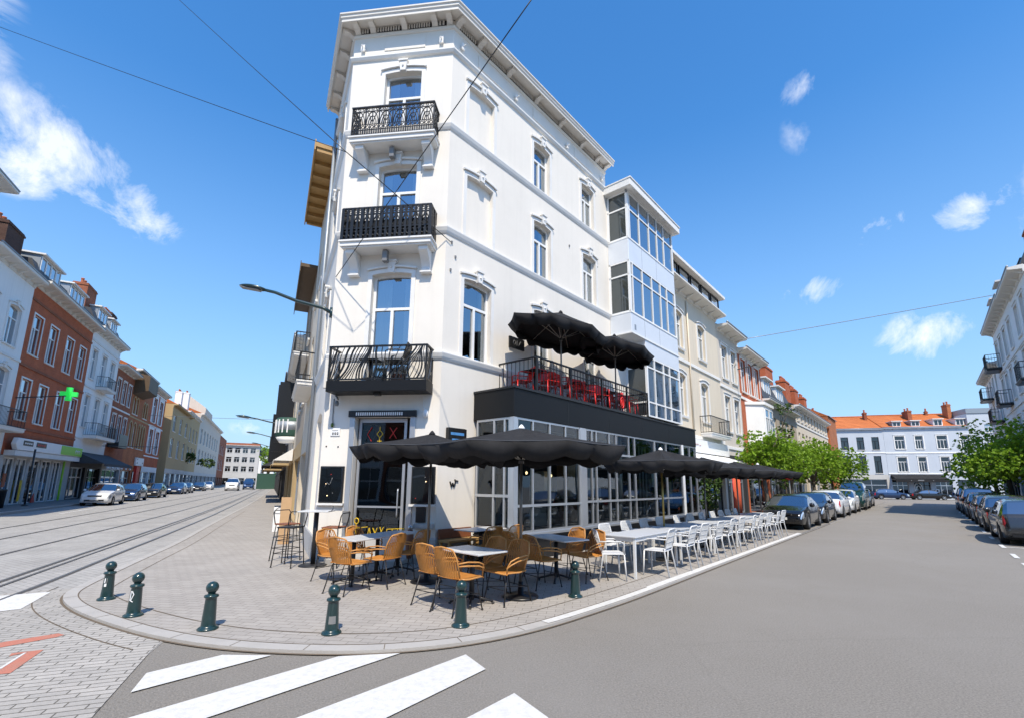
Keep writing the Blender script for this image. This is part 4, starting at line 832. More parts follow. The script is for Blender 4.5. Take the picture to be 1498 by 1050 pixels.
e3 = house('near_white_house', 'white shaded house with red chimney nearest on the right side', FE, -33.0, -27.6, 13.0, 'white_h', [(4.0,6.2),(7.4,9.4),(10.2,12.0)], [(-32.4,-31.3),(-30.2,-29.1)], corn=(.6,.4,'soffit'), strings=(6.9,9.8), roof=('mansard',1.8,'slate'), chims=[(-32.8,1.0,1.0,.8,14,16.6,'brick_o',3)], sur=dict(w=.12,pr=.04,key=False), gm='glass_dk', shopm='grey_h')
balcony(e1, 2.4, 4.6, 8.95, .7, .9, 'bars', slabm=M['black'], th=.1); balcony(e1, 6.4, 8.6, 6.7, .7, .9, 'bars', slabm=M['black'], th=.1); balcony(e2, .4, 2.0, 10.15, .8, 1.0, 'bars', slabm=M['black'], th=.12); balcony(e2, 2.6, 4.2, 7.3, .7, .9, 'bars', slabm=M['black'], th=.1); balcony(e3, 2.4, 4.2, 7.3, .7, .9, 'bars', slabm=M['black'], th=.1)
# ---- left row
l0 = house('tall_white_corner_house', 'tall white house cut off by the left picture edge', FW, 8, 20.6, 16.6, 'white_h', [(5.3,8),(9.2,11.6),(13,15.2)], [(10.2,11.6),(14.1,15.4),(17.5,18.8)], corn=(.8,.4,'soffit'), roof=('mansard',1.6,'slate'), strings=(8.6,12.2), shopm='grey_h')
l1 = house('white_left_house', 'white house with iron balcony beside the red brick pharmacy house', FW, 20.6, 26.4, 13.7, 'white_h', [(5.0,7.9,[(21.4,22.7),(24.0,25.4)]),(9.2,11.5,[(21.4,22.7),(24.0,25.4)])], [], corn=(.6,.5,'soffit'), roof=('gable',2.2,'slate'), strings=(4.5,8.6), chims=[(24.3,.9,2.0,1.1,13.8,16.5,'brick_d',4)], sur=dict(w=.14,pr=.05), shopm='grey_h', rise=.12)
balcony(l1, 1.6, 5.6, 4.55, .9, 1.0, 'bars', slabm=M['trim'], th=.2)
l2 = house('brick_pharmacy', 'red brick house with the white and lime green pharmacy sign on the left street', FW, 26.4, 37.3, 13.85, 'brick', [(5.25,7.75),(9.3,11.8)], [(27.1,28.4),(29.6,30.9),(32.5,33.8),(35.1,36.4)], corn=(.75,.45,'soffit'), strings=(8.5,12.6,4.75), stringm='brick_b', roof=('mansard',1.3,'slate'), dorms=[(27.2,30.4,14.0,15.75,.3,'zinc'),(32.2,35.2,14.0,15.75,.3,'zinc')], chims=[], sill=True, shop=None, zb=3.1, sur=dict(w=.10,pr=.03,key=False,hood=False))
b = MB(); b.prism([(.1,3.72),(.4,3.38),(11.1,3.38),(11.1,4.1),(.3,4.1)], -.55, -.30, 'xz'); b.build('pharmacy_sign', M['white'], l2, bevel=.03)
b = MB(); b.box(6.9,11.05,-.575,-.551,3.43,4.06); b.build('sign_green', M['green'], l2)
b = MB()
for a, c in ((1.0,2.3),(2.8,4.3)): b.box(a,c,-.566,-.552,3.68,3.98)
b.build('sign_label', M['black'], l2)
b = MB()
for i in range(4): b.box(1.15+i*.27,1.33+i*.27,-.571,-.567,3.78,3.87); b.box(2.95+i*.31,3.15+i*.31,-.571,-.567,3.77,3.88,1)
for i in range(3): b.tube([(9.7+i*.36+.11*math.cos(t*math.pi/4),-.578,3.74+.11*math.sin(t*math.pi/4)) for t in range(7)], .03, 5)
b.build('sign_lettering', [M['white'], M['red']], l2)
b = MB(); b.box(.3,11.0,-.50,-.01,3.05,3.36); b.build('sign_soffit', M['trim'], l2)
gl = [(.5,1.9),(2.1,3.6),(3.9,5.6),(5.9,7.5),(7.8,9.2)]
b = MB(); wall(b, 0, 10.9, .0, 3.05, [(a,c,.1,2.95) for a,c in gl], y=-.02, dep=.2); b.build('shop_front', M['grey_h'], l2)
for a, c in gl: window(l2, a, c, .1, 2.95, y=.06, style='C', fm=M['pvc'], gm=M['glass_dk'], name='shop_window', fw=.09)
b = MB(); b.box(9.45,9.65,-.1,-.03,.1,3.0); b.build('green_post', M['green'], l2)
b = MB(); b.box(3.0,3.2,-.08,-.03,.3,1.6,0); b.prism([(5.0,.15),(5.6,.15),(5.3,.75)], -.05, -.02, 'xz', 1); b.box(.7,1.0,-.08,-.03,1.2,2.0,2); b.build('shop_display', [M['yellow'], M['red'], M['pot']], l2)
b = MB(); c0 = (1.75,-1.98,7.08); 
for u, w, h in ((0,.29,.86),(0,.86,.29)): b.box(c0[0]-.1-.004*(w>1),c0[0]+.1+.004*(w>1),c0[1]-w/2,c0[1]+w/2,c0[2]-h/2,c0[2]+h/2)
cr = b.build('pharmacy_cross', M['cross'], l2); b = MB(); b.bar((.36,-.01,6.45),(1.7,-1.9,6.95),.06); b.build('cross_arm', M['black'], l2)
l3 = house('white_balcony_house', 'white stucco house with two iron balconies and a black shop awning on the left street', FW, 37.3, 45.2, 14.2, 'white_h', [(5.9,8.5),(9.9,12.35)], [(37.9,39.1),(40.4,41.6),(42.9,44.1)], corn=(.7,.5,'soffit'), roof=('mansard',1.4,'slate'), dorms=[(38.5,41,14.4,16.1,.3,'zinc'),(42,44,14.4,16.1,.3,'zinc')], strings=(5.0,9.2,13.0), sur=dict(w=.12,pr=.05,key=False), shopm='dark_h', chims=[(37.4,.9,2.2,1.0,14.2,17.7,'brick_b',4),(44.2,.9,1.6,1.2,13.8,17.4,'brick_d',4)])
balcony(l3, 2.6, 5.2, 9.5, .8, .9, 'bars', slabm=M['trim'], th=.2); balcony(l3, 1.6, 6.9, 5.3, .9, 1.0, 'bars', slabm=M['trim'], th=.25)
awning(l3, .4, 9.2, 2.95, 3.9, 2.0, M['canvas_b'])
b = MB()
for i in range(6): b.lathe([(.05,0),(.09,.06),(.05,.14)], (1.2+i*1.4,-2.05,2.58), 8)
b.build('lantern', M['white'], l3)
l4 = house('brown_brick_house', 'narrow brown brick house next to the white balcony house on the left street', FW, 45.2, 51.5, 12.7, 'brick_b', [(5.4,7.9),(9.2,11.4)], [(45.8,46.9),(47.8,48.9),(49.8,50.9)], corn=(.7,.4,'soffit'), roof=('gable',2.2,'slate'), strings=(8.5,), sur=dict(w=.1,pr=.03,key=False), shopm='grey_h', gm='glass_dk')
b = MB(); b.box(.3,3.2,-.9,-.1,4.7,5.2); b.box(.3,3.2,-.9,-.85,5.2,6.0); b.build('balcony', M['black'], l4)
l5 = house('arched_brick_house', 'orange brick house with yellow-edged arched windows and a dark box bay', FW, 51.5, 60.4, 13.6, 'brick_o', [(5.2,7.9,[(52.2,53.2),(53.9,54.9),(56,56.8),(57.2,58),(58.4,59.2)],.4),(8.8,10.6,[(52.4,53.3),(53.6,54.5),(57,57.8),(58.1,58.9)],.3)], [], corn=(.6,.4,'soffit'), roof=('gable',2.2,'tile'), strings=(8.4,), stringm='tan_h', sur=dict(w=.16,pr=.05,key=False,hood=False), surm='tan_h', shopm='brick_o', gm='glass_dk')
b = MB(); b.prism([(0,10.8),(-1.3,11.3),(-1.3,12.9),(0,13.2)], .2, 4.6, 'yz'); b.build('box_bay', M['tim_dk'], l5)
b = MB(); b.box(5.0,8.6,-.2,-.03,3.3,4.2); b.build('shop_sign', M['white'], l5)
b = MB()
for u, z in ((5.4,3.95),(5.4,3.5),(7.9,3.55)): b.box(u,u+.25,-.215,-.201,z,z+.16)
b.build('sign_label', M['black'], l5); b = MB(); b.box(5.3,6.6,-.3,-.03,.1,3.2); b.build('red_shutter', M['red'], l5)
l6 = house('white_banded_house', 'narrow brick house with white banded window bays on the left street', FW, 60.4, 69, 13.2, 'brick', [(5.0,8.0),(8.9,12.0)], [(61.6,63.6),(65.4,67.4)], corn=(.6,.4,'soffit'), roof=('gable',2,'tile'), strings=(8.4,12.6,4.6), stringm='white_h', sur=dict(w=.45,pr=.06,key=False), surm='white_h', shopm='white_h', style='X')
l7 = house('tan_house', 'tan corner house with a bay and orange roof in the middle of the left street', FW, 71, 88, 12.6, 'tan_h', [(5.0,7.8),(8.8,11.2)], [(72.5,74.6),(78,80),(83.5,85.5)], corn=(.6,.4,'tan_h'), roof=('gable',2.8,'tile'), q=-.6, shopm='grey_h')
l8 = house('cream_left_house', 'ochre house with plants and chimneys beyond the tan corner house', FW, 88, 105, 13.8, 'tan_h', [(5.0,7.8),(8.8,11.4)], [(89.5,91),(93,94.5),(97,98.5),(101,102.5)], corn=(.5,.4,'trim'), roof=('gable',2.6,'tile'), shopm='grey_h', chims=[(90,1.5,1.2,1.0,14.5,17.4,'white_h',3),(96,2.5,2,1.0,15,18.4,'brick_b',3),(101,2,1.6,1.0,15,19,'white_h',3)])
l9 = house('white_gable_house', 'tall white building with a bare gable wall rising above the left street', FW, 105, 150, 15.5, 'cream2', [(5.0,8.2),(9.4,12.6)], [(108+i*5.5,110.4+i*5.5) for i in range(7)], corn=(.6,.5,'soffit'), roof=('gable',2.0,'tile'), shopm='grey_h')
b = MB(); b.prism([(.7,15),(6,15),(6,20.4),(4.2,20.8),(2,19.2),(.7,18.2)], 12, 26, 'yz'); b.build('gable_wall', M['cream2'], l9)
l10 = house('far_left_house', 'pinkish far house beyond the white gable on the left street', FW, 150, 185, 15.5, 'brick_b', [(5,8.5),(10,13)], [(153+i*5.5,155.4+i*5.5) for i in range(5)], corn=None, roof=('gable',3,'tile'), q=1)
FN = Frame(Lp(196, 13), 63.2)
n1 = house('far_apartment_block', 'small apartment block with open floors closing the left street', FN, -8, 7.5, 15, 'grey_h', [(5,7,),(8.5,10.5),(12,14)], [(-6+i*2.6,-4.2+i*2.6) for i in range(5)], corn=(.8,.4,'trim'), roof=('flat',.8,'brick_b'), D=14, gm='glass_dk')
n2 = house('far_pale_house', 'pale low house at the far end of the left street', FN, 7.6, 13, 11, 'white_h', [(4,6),(7.5,9.5)], [(8.5,9.7),(10.6,11.8)], corn=None, roof=('gable',2.5,'slate'), D=10)
# ---- left street, building side: houses beyond the corner building seen edge-on (s = -x)
g1 = house('timber_eave_house', 'house with a broad yellow timber eave behind the white corner building', FL, -8.2, -3.21, 12.1, 'cream', [(4.9,6.9),(8.2,10.2)], [(-7.4,-6.4),(-5.2,-4.2)], corn=None, roof=None, shopm='cream', rise=.1)
b = MB(); b.box(-.05, 4.97, -.62, .6, 12.12, 12.28, 0)
for i in range(8): b.box(.05+i*.68,.17+i*.68,-.58,-.001,11.98,12.119, 0)
b.box(-.05,4.97,-.66,-.621,12.0,12.36,0); b.build('eave', M['gold'], g1)
g2 = house('dark_eave_house', 'house with a dark timber eave, second beyond the white corner building', FL, -14, -8.22, 10.2, 'tan2', [(4.9,6.7),(7.6,9.3)], [(-13,-12),(-10.5,-9.5)], corn=None, roof=None, shopm='tan_h')
b = MB(); b.box(-.02, 5.7, -.62, .6, 10.22, 10.36); b.box(-.02,5.7,-.65,-.621,10.0,10.45); b.build('eave', M['tim_dk'], g2)
balcony(g1, 1.0, 4.4, 4.7, .5, .85, 'bars', slabm=M['trim'], th=.15); balcony(g2, 1.0, 4.8, 6.9, .55, .85, 'bars', slabm=M['trim'], th=.15)
g3 = house('sign_house', 'house with a green drum sign and awnings, third behind the corner building', FL, -26, -14.02, 9.0, 'cream', [(4.9,6.7)], [(-25,-24),(-22,-21),(-18,-17)], corn=(.5,.3,'trim'), roof=('gable',2,'slate'), shopm='tan_h')
b = MB(); M4 = Matrix.Translation((9.6,-.05,4.7))
prof = [(0,-.9),(.72,-.9),(.80,-.35),(.80,.55),(.74,.6),(0,.6)]
b.lathe([(.75,-.55),(.80,-.5),(.80,.40),(.75,.45)], (9.4,-.15,4.55), 20, 0); b.lathe([(.55,-.85),(.76,-.56)], (9.4,-.15,4.55), 20, 1)
b.lathe([(.806,-.2),(.806,.25)], (9.4,-.15,4.55), 20, 2)
for i in range(10):
    a = math.pi*(1.0+i*.1); b.box(9.4+.80*math.cos(a)-.03,9.4+.80*math.cos(a)+.03,-.15+.80*math.sin(a)-.03,-.15+.80*math.sin(a)+.03,4.55-.35,4.55+.35,3)
b.build('drum_sign', [M['hoard'], M['trim'], M['zinc'], M['white']], g3)
awning(g3, 2.5, 6.5, 2.6, 3.3, 1.0, M['tan_h']); awning(g3, 7.4, 11.2, 2.7, 3.3, .9, M['trim'])
for u, z0, z1 in ((6.0,4.4,7.0),(3.0,4.6,8.2)): b = MB(); b.box(u,u+.1,-.92,-.05,z0,z1); b.build('hanging_sign', M['black'], g3)
g4 = house('black_front_house', 'dark-fronted shop house with black hanging signs beyond the drum sign', FL, -52, -26.02, 9.5, 'dark_h', [(4.6,6.2)], [(-50,-48.8),(-44,-43),(-38,-37),(-31,-30)], corn=(.6,.3,'dark_h'), roof=('gable',2,'slate'), shopm='dark_h', gm='glass_dk')
for i, (u, z0, z1) in enumerate(((24.5,4.5,8.8),(21,4.0,7.0),(17,4.2,7.5),(11,3.5,6))): b = MB(); b.box(u,u+.15,-1.0-.1*i,-.05,z0,z1); b.build('hanging_sign', M['black'], g4)
awning(g4, 14, 24, 2.8, 3.5, 1.6, M['canvas_b']); awning(g4, 2, 12, 2.7, 3.4, 1.7, M['tan_h'])
g5 = house('last_near_house', 'grey houses at the far end of the near side of the left street', FL, -100, -52.02, 8.5, 'grey_h', [(4.5,6.5)], [(-98+i*6,-96.5+i*6) for i in range(7)], corn=(.5,.3,'trim'), roof=('gable',2.5,'slate'), shopm='dark_h')
b = MB(); b.box(-1.2,4.5,0,.12,0,3.1); b.box(-1.2,4.5,-.02,0.14,3.101,3.2); hb = b.build('hoarding', M['hoard'], loc=Lp(101,2.2), rz=FN.rz); tag(hb, 'dark green site hoarding across the pavement at the far end of the left street', 'hoarding')

# houses across the crossing, behind the camera: they show only as reflections in the glass
FS = Frame((16, -15, 0), 270)
for i, (w_, hh, wm, lb) in enumerate(((11,10.5,'grey_h','grey house across the crossing behind the camera'),(10,12,'cream','cream house across the crossing behind the camera'),(12,11,'brick_b','brown brick house across the crossing behind the camera'),(11,10,'white_h','white house across the crossing behind the camera'))):
    x_ = sum((11,10,12,11)[:i]); house('opposite_house', lb, FS, x_, x_+w_, hh, wm, [(4.6,6.6),(7.6,9.3)], [(x_+1.2+k*2.6, x_+2.4+k*2.6) for k in range(3)], roof=('gable',1.5,'slate'))
GZ = .047                                  # top of the corner pavement
# ---------------------------------------------------------------- bollards
def make_bollard(label, loc, rz):
    t = thing('bollard', label, 'bollard', loc, rz, 'green bollards along the corner kerb')
    b = MB(); b.lathe([(.10,0),(.108,.008),(.108,.022),(.095,.034),(.078,.040),(.074,.06),(.058,.335),(.060,.345),(.074,.352),(.076,.365),(.070,.376),(.040,.384),(.036,.395)], n=24); b.build('post', M['bollard'], t)
    b = MB(); b.lathe([(.036,.392)]+[(.066*math.sin(a*math.pi/12), .455-.066*math.cos(a*math.pi/12)) for a in range(3,12)]+[(.002,.521)], n=24); b.build('ball_head', M['bollard'], t)
    b = MB(); b.lathe([(.0705,.12),(.0690,.128)], n=24); b.build('weld_seam', M['black'], t)
    return t
bol = [(-5.67,7.02,'dark green ball-topped bollard first from the left, with small white stickers'), (-4.66,6.22,'dark green ball-topped bollard second from the left, with white chevron sticker'), (-3.42,5.72,'dark green ball-topped bollard without sticker, third from the left'), (-1.98,5.61,'dark green ball-topped bollard with a pale sticker, before the long table'), (-.58,5.92,'dark green ball-topped bollard right before the table nearest the kerb'), (.97,7.42,'dark green ball-topped bollard farthest right, beside the right-hand wicker table')]
for i, (x, y, lb) in enumerate(bol):
    t = make_bollard(lb, (x, y, GZ-.01), rnd.random()*6)
    a = math.atan2(-y, -x) - t.rotation_euler[2]
    def patch(da, z0, z1, half, m, nm):
        b = MB(); vs = []; n = 6
        for k in range(n+1):
            an = a+da-half+2*half*k/n
            for z in (z0, z1): r = .0745+(.058-.074)*(z-.06)/.275+.0016; vs.append((r*math.cos(an), r*math.sin(an), z))
        b.add(vs, [(2*k, 2*k+2, 2*k+3, 2*k+1) for k in range(n)], 0, True); b.build(nm, m, t)
    if i == 0: patch(-.55,.19,.23,.2,M['white'],'sticker'); patch(-.75,.24,.30,.12,M['white'],'sticker'); patch(-.35,.235,.30,.06,M['lampgrey'],'sticker')
    if i == 1:
        b = MB(); 
        for (da0,z0),(da1,z1) in (((-.75,.31),(-.35,.27)),((-.35,.27),(-.75,.20)),((-.75,.20),(-.35,.185)),((-.9,.31),(-.9,.2))):
            q = []
            for da, z in ((da0,z0),(da1,z1)): r = .0745+(.058-.074)*(z-.06)/.275+.002; q.append((r*math.cos(a+da), r*math.sin(a+da), z))
            b.bar(q[0], q[1], .008, .008)
        b.build('sticker', M['white'], t)
    if i == 3: patch(0,.12,.20,.55,M['lampgrey'],'sticker')

# ---------------------------------------------------------------- umbrellas
def umbrella(label, loc, r=1.45, zp=2.5, ze=2.2, val=.21, rot=0, n=8, group='black terrace umbrellas', pole_r=.022, sx=1, sy=1, yoff=0, capm='white', polem='pole', base=True, sag=.065, tilt=0, name='umbrella'):
    t = thing(name, label, 'umbrella', loc, rot, group); r0 = random.Random(hash(label) % 9999 if False else len(label)); b = MB()
    K = 12; rings = 5; vs = [(0, yoff, zp)]; fs = []; N_ = n*K
    def pt(k, f):
        a = 2*math.pi*k/N_; u = (k % K)/K; edge = math.cos(math.pi/n)/math.cos((u-.5)*2*math.pi/n)      # straight between ribs
        rr = r*f*(edge*(1-.02*math.sin(math.pi*u)*f)); s = math.sin(math.pi*u)
        z = zp+(ze-zp)*f - .02*math.sin(math.pi*f) - sag*s*f*(1-f)*3.2 - .012*s*f + tilt*math.cos(a)*f
        return (rr*math.cos(a)*sx, rr*math.sin(a)*sy+yoff*(1-f*.0), z)
    for j in range(1, rings+1):
        for k in range(N_): vs.append(pt(k, j/rings))
    for g in range(n):            # panels sewn together at the ribs
        pv = [(0, yoff, zp)]+[pt((g*K+i) % N_, j/rings) for j in range(1, rings+1) for i in range(K+1)]; pf = [(0, 1+i, 2+i) for i in range(K)]
        for j in range(rings-1):
            for i in range(K): a = 1+j*(K+1)+i; pf.append((a, a+K+1, a+K+2, a+1))
        b.add(pv, pf, 0, True)
    can = b.build('canopy', M['canvas'], t, solid=.006)
    b = MB(); vs = []; fs = []; V = 3
    for k in range(N_):
        x, y, z = pt(k, 1.0); u = (k % K)/K; flap = .018*math.sin(k*1.05+len(label)); a = 2*math.pi*k/N_
        sc_ = abs(math.sin(2*math.pi*u)); pv_ = .5+.5*math.sin((k//(K//2))*2.3+len(label)); drop = val*(.82+(.18+.30*pv_)*sc_**.8); flap += (.02+.05*pv_)*(sc_-.5)+.012*(r0.random()-.5) 
        if k % K == 0: flap += .02; drop *= 1.1
        for v in range(V): f = v/(V-1); vs.append((x+math.cos(a)*(flap*f-.115*f**1.3)*sx, y+math.sin(a)*(flap*f-.115*f**1.3)*sy, z-drop*f))
    for k in range(N_):
        for v in range(V-1): a = k*V+v; c = ((k+1)%N_)*V+v; fs.append((a, a+1, c+1, c))
    b.add(vs, fs, 0, True); b.build('valance', M['canvas'], can, solid=.006)
    b = MB(); b.tube([Vector(pt(k, 1.0))+Vector((0,0,.004)) for k in range(0, N_, 3)], .007, 5, closed=True); b.build('rim_piping', M['canvas_b'], can)
    b = MB(); zb = .0; b.tube([(0,yoff,zb),(0,yoff,zp-.02)], pole_r, 10); b.build('pole', M[polem], t)
    zr = ze-.18
    for k in range(n):
        x, y, z = pt(k*K, .98); p = Vector((0, yoff, zp-.05)); q = Vector((x, y, z-.02)); b = MB(); b.bar(p, q, .02, .014); ro = b.build('rib', M['rib'], t)
        b = MB(); b.bar((0, yoff, zr), p.lerp(q, .52), .016, .012); b.build('strut', M['rib'], ro)
    b = MB(); b.lathe([(.045,zr-.05),(.045,zr+.04)], (0,yoff,0), 10); b.build('runner', M['black'], t)
    b = MB(); b.lathe([(.06,zp-.012),(.05,zp+.012),(.02,zp+.05),(.004,zp+.06)], (0,yoff,0), 10); b.build('cap', M[capm], t)
    if base: b = MB(); b.lathe([(.26,0),(.27,.012),(.25,.035),(.05,.05),(.035,.22)], (0,yoff,0), 20); b.build('base', M['black'], t)
    return t
umbrella('black umbrella spread before the entrance door, leftmost of the row', (-1.42, 8.38, GZ), 1.40, 2.50, 2.20, .20, R_(10), tilt=-.04, capm='canvas')
umbrella('black umbrella over the wicker tables with its bare pole beside the near table', (.153, 7.36, GZ), 1.62, 2.50, 2.18, .21, R_(20))
umbrella('black umbrella with white tip and brown pole rising through the first white table', Rp(3.85,3.35,GZ), 1.34, 2.44, 2.14, .20, R_(30), polem='gold_d')
umbrella('black umbrella fourth along the café, over the middle of the white tables', Rp(6.75,3.3,GZ), 1.34, 2.40, 2.08, .18, R_(5))
umbrella('black umbrella fifth along the café, above the far white tables', Rp(9.75,3.3,GZ), 1.36, 2.40, 2.08, .18, R_(25))
umbrella('black umbrella farthest along the café, next to the parked cars', Rp(12.9,3.2,GZ), 1.45, 2.42, 2.10, .18, R_(15))
umbrella('black parasol with scalloped edge standing left on the roof terrace', Rp(3.22,1.02,3.78), 1.0, 2.42, 1.86, .22, FR.rz+R_(0), sx=1.92, sy=.97, yoff=0, group='black parasols on the roof terrace', capm='canvas', polem='lampgrey', base=False, name='terrace_parasol')
umbrella('black parasol standing right on the roof terrace near the glazed bay', Rp(6.15,1.02,3.78), 1.0, 2.50, 1.98, .22, FR.rz, sx=1.9, sy=.99, yoff=0, group='black parasols on the roof terrace', capm='canvas', polem='lampgrey', base=False, name='terrace_parasol')

# ---------------------------------------------------------------- wicker armchairs (face +y)
def make_wicker(label, loc, rz):
    t = thing('wicker_armchair', label, 'chair', loc, rz, 'ochre cord armchairs at the corner tables')
    w = .23
    def back(u, v):      # v 0 at seat, 1 at top; u -1..1
        hw = w*(.84+.18*min(v,.62)-.55*max(0, v-.66)); return Vector((u*hw, -.20-.10*v+.06*u*u*(1-.3*v), .44+.39*v-.03*u*u*v))
    b = MB()
    for i in range(14):
        u = -1+2*i/13; 
        for k in range(5): b.bar(back(u, k/5), back(u, (k+1)/5), .0225, .006)
    b.build('backrest', M['wicker'], t)
    b = MB(); b.tube([back(-1,0), back(-1,.5), back(-1,.66), back(-1,.95), back(-.9,1), back(0,1), back(.9,1), back(1,.95), back(1,.66), back(1,.5), back(1,0)], .012, 7); b.build('back_frame', M['wframe'], t)
    b = MB()
    for i in range(19):
        u = -1+2*i/18
        pts = [Vector((u*w*.9,-.205+.05*u*u,.44)), Vector((u*w*.96,-.1,.405+.02*u*u)), Vector((u*w,.08,.41+.02*u*u)), Vector((u*w*1.02,.22,.43)), Vector((u*w*1.02,.245,.41))]
        for p, q in zip(pts, pts[1:]): b.bar(p, q, .0225, .007)
    b.build('seat', M['wicker'], t)
    b = MB(); b.tube([(-w*.9,-.16,.43),(-w*1.02,0,.42),(-w*1.04,.2,.43),(-w*.9,.255,.42),(w*.9,.255,.42),(w*1.04,.2,.43),(w*1.02,0,.42),(w*.9,-.16,.43)], .012, 6); b.build('seat_frame', M['wframe'], t)
    for s in (-1, 1):
        b = MB()
        for dz, dx in ((0,0),(-.045,.012)):
            b.tube([back(s*1.0,.52+dz*2), Vector((s*(w+.045+dx),-.08,.645+dz)), Vector((s*(w+.06+dx),.10,.625+dz)), Vector((s*(w+.045+dx),.2,.59+dz)), Vector((s*w*1.03,.235,.50)), Vector((s*w*1.0,.23,.43))], .010, 6)
        b.build('armrest', M['wframe'], t)
        for y0, y1 in ((-.16,-.27),(.18,.26)):
            b = MB(); b.tube([(s*.17,y0,.41),(s*.215,y1,0)], .009, 6); b.lathe([(.014,0),(.014,.015)], (s*.215,y1,0), 8); b.build('leg', M['steel_blk'], t)
    b = MB()
    for y, z in ((-.225,.2),(.22,.2)): b.bar((-.195,y,z),(.195,y,z),.01)
    b.bar((-.19,-.225,.2),(.19,.22,.2),.009); b.bar((.17,-.16,.405),(-.17,.18,.405),.012); b.bar((-.17,-.16,.405),(.17,.18,.405),.012); b.build('stretcher', M['steel_blk'], t)
    return t
def table(name, label, loc, rz, w, d, h, top, leg, kind='cross', group=None):
    t = thing(name, label, 'table', loc, rz, group)
    b = MB(); b.box(-w/2, w/2, -d/2, d/2, h-.022, h); b.build('table_top', top, t, bevel=.004)
    if kind == 'cross':
        b = MB(); b.tube([(0,0,.05),(0,0,h-.03)], .036, 10); b.box(-.12,.12,-.12,.12,h-.035,h-.0225); b.build('leg', leg, t)
        b = MB()
        for a in range(4):
            c, s = math.cos(a*math.pi/2+.78), math.sin(a*math.pi/2+.78); b.tube([(0,0,.10),(.12*c,.12*s,.075),(.30*c,.30*s,.03)], .018, 6); b.lathe([(.022,0),(.022,.02)], (.30*c,.30*s,0), 8)
        b.build('base', leg, t)
    else:
        for sx in (-1,1):
            for sy in (-1,1): b = MB(); b.prism([(sx*(w/2-.02),h-.024),(sx*(w/2-.075),h-.024),(sx*(w/2-.055),0),(sx*(w/2-.02),0)], sy*(d/2-.02), sy*(d/2-.06)); b.build('leg', leg, t)
        b = MB(); b.box(-w/2+.06,w/2-.06,-d/2+.025,-d/2+.05,h-.09,h-.024); b.box(-w/2+.06,w/2-.06,d/2-.05,d/2-.025,h-.09,h-.024); b.box(-w/2+.03,-w/2+.055,-d/2+.05,d/2-.05,h-.09,h-.024); b.box(w/2-.055,w/2-.03,-d/2+.05,d/2-.05,h-.09,h-.024); b.build('apron', leg, t)
    return t
def ang(dx, dy): return math.atan2(dy, dx)
T1c = Vector((-2.37, 8.72)); t1 = Vector((.46,.888)); n1_ = Vector((.888,-.46))
for i, (k, lb) in enumerate(((-.56,'near end section of the long pale table before the entrance'), (0,'middle section of the long pale table before the entrance'), (.56,'far end section of the long pale table, nearest the entrance door'))):
    p = T1c + t1*k; table('cafe_table', lb+', black pedestal base', (p.x,p.y,GZ), ang(*t1), .545, .60, .72, M['marble'], M['steel_blk'], group='tables with black pedestals on the corner')
T2c = Vector((-.54,6.97)); t2 = Vector((.72,-.69)); T4c = Vector((.80,8.62)); t4 = Vector((.567,-.824)); T3 = Rp(.50,.85)
table('cafe_table', 'pale table nearest the kerb, right behind the bollard, with four wicker armchairs around it', (T2c.x,T2c.y,GZ), ang(*t2), .86, .56, .72, M['marble'], M['steel_blk'], group='tables with black pedestals on the corner')
table('cafe_table', 'pale table standing right beside the umbrella pole, nearest the white tables', (T4c.x,T4c.y,GZ), ang(*t4), 1.10, .56, .72, M['marble'], M['steel_blk'], group='tables with black pedestals on the corner')
table('cafe_table', 'shaded table against the wall between entrance and glazed extension', (T3.x,T3.y,GZ), FR.rz, 1.0, .55, .72, M['marble'], M['steel_blk'], group='tables with black pedestals on the corner')
chairs = [  # x, y, facing
 (-2.50,7.62,t1,'ochre wicker armchair at the near end of the long table, its back towards the kerb'),
 (-2.06,8.10,-n1_,'ochre wicker armchair on the kerb side of the long table, first of two'),
 (-1.76,8.72,-n1_,'ochre wicker armchair on the kerb side of the long table, the one nearer the wall'),
 (-3.02,8.42,n1_,'ochre wicker armchair on the street side of the long table, its near one'),
 (-2.72,9.02,n1_,'ochre wicker armchair on the street side of the long table, nearer the door'),
 (-1.02,6.93,Vector((.62,.78)),'ochre wicker armchair left of the kerb table, the farther of two adjoining backs'),
 (-.70,6.58,Vector((.66,.75)),'ochre wicker armchair left of the table nearest the kerb, right behind the bollard'),
 (-.04,7.10,Vector((-.72,-.69)),'ochre wicker armchair seen from the side at the right of the table nearest the kerb'),
 (-.38,7.46,Vector((-.69,-.72)),'ochre wicker armchair behind the table nearest the kerb'),
 (.50,8.10,Vector((.82,.57)),'ochre wicker armchair left of the right-hand table, its slatted back towards the kerb'),
 (.16,8.60,Vector((.82,.57)),'ochre wicker armchair half hidden behind the umbrella pole at the right-hand table'),
 (1.36,8.66,Vector((-.82,-.57)),'ochre wicker armchair at the right of the right-hand table, nearest the road'),
 (1.08,9.14,Vector((-.80,-.60)),'ochre wicker armchair at the right of the right-hand table, farther from the road'),
 (*Rp(.25,1.28)[:2],Vector((-.6,.8)),'ochre wicker armchair tucked under the shaded table by the wall, left one'),
 (*Rp(.80,1.32)[:2],Vector((-.75,.66)),'ochre wicker armchair tucked under the shaded table by the wall, right one')]
wk = None
for x, y, f, lb in chairs:
    rz = ang(f.x, f.y) - math.pi/2
    if wk is None: wk = make_wicker(lb, (x,y,GZ), rz); wkt = tree_of(wk)
    else: dup(wk, (x,y,GZ), rz, lb, wkt)
t = thing('wooden_bench', 'brown wooden bench with crossed struts against the shaded wall beside the entrance', 'bench', Rp(.02,.0,GZ), FR.rz)
b = MB(); b.box(.02,.95,-.40,-.06,.42,.47); b.build('seat', M['gold'], t, bevel=.006)
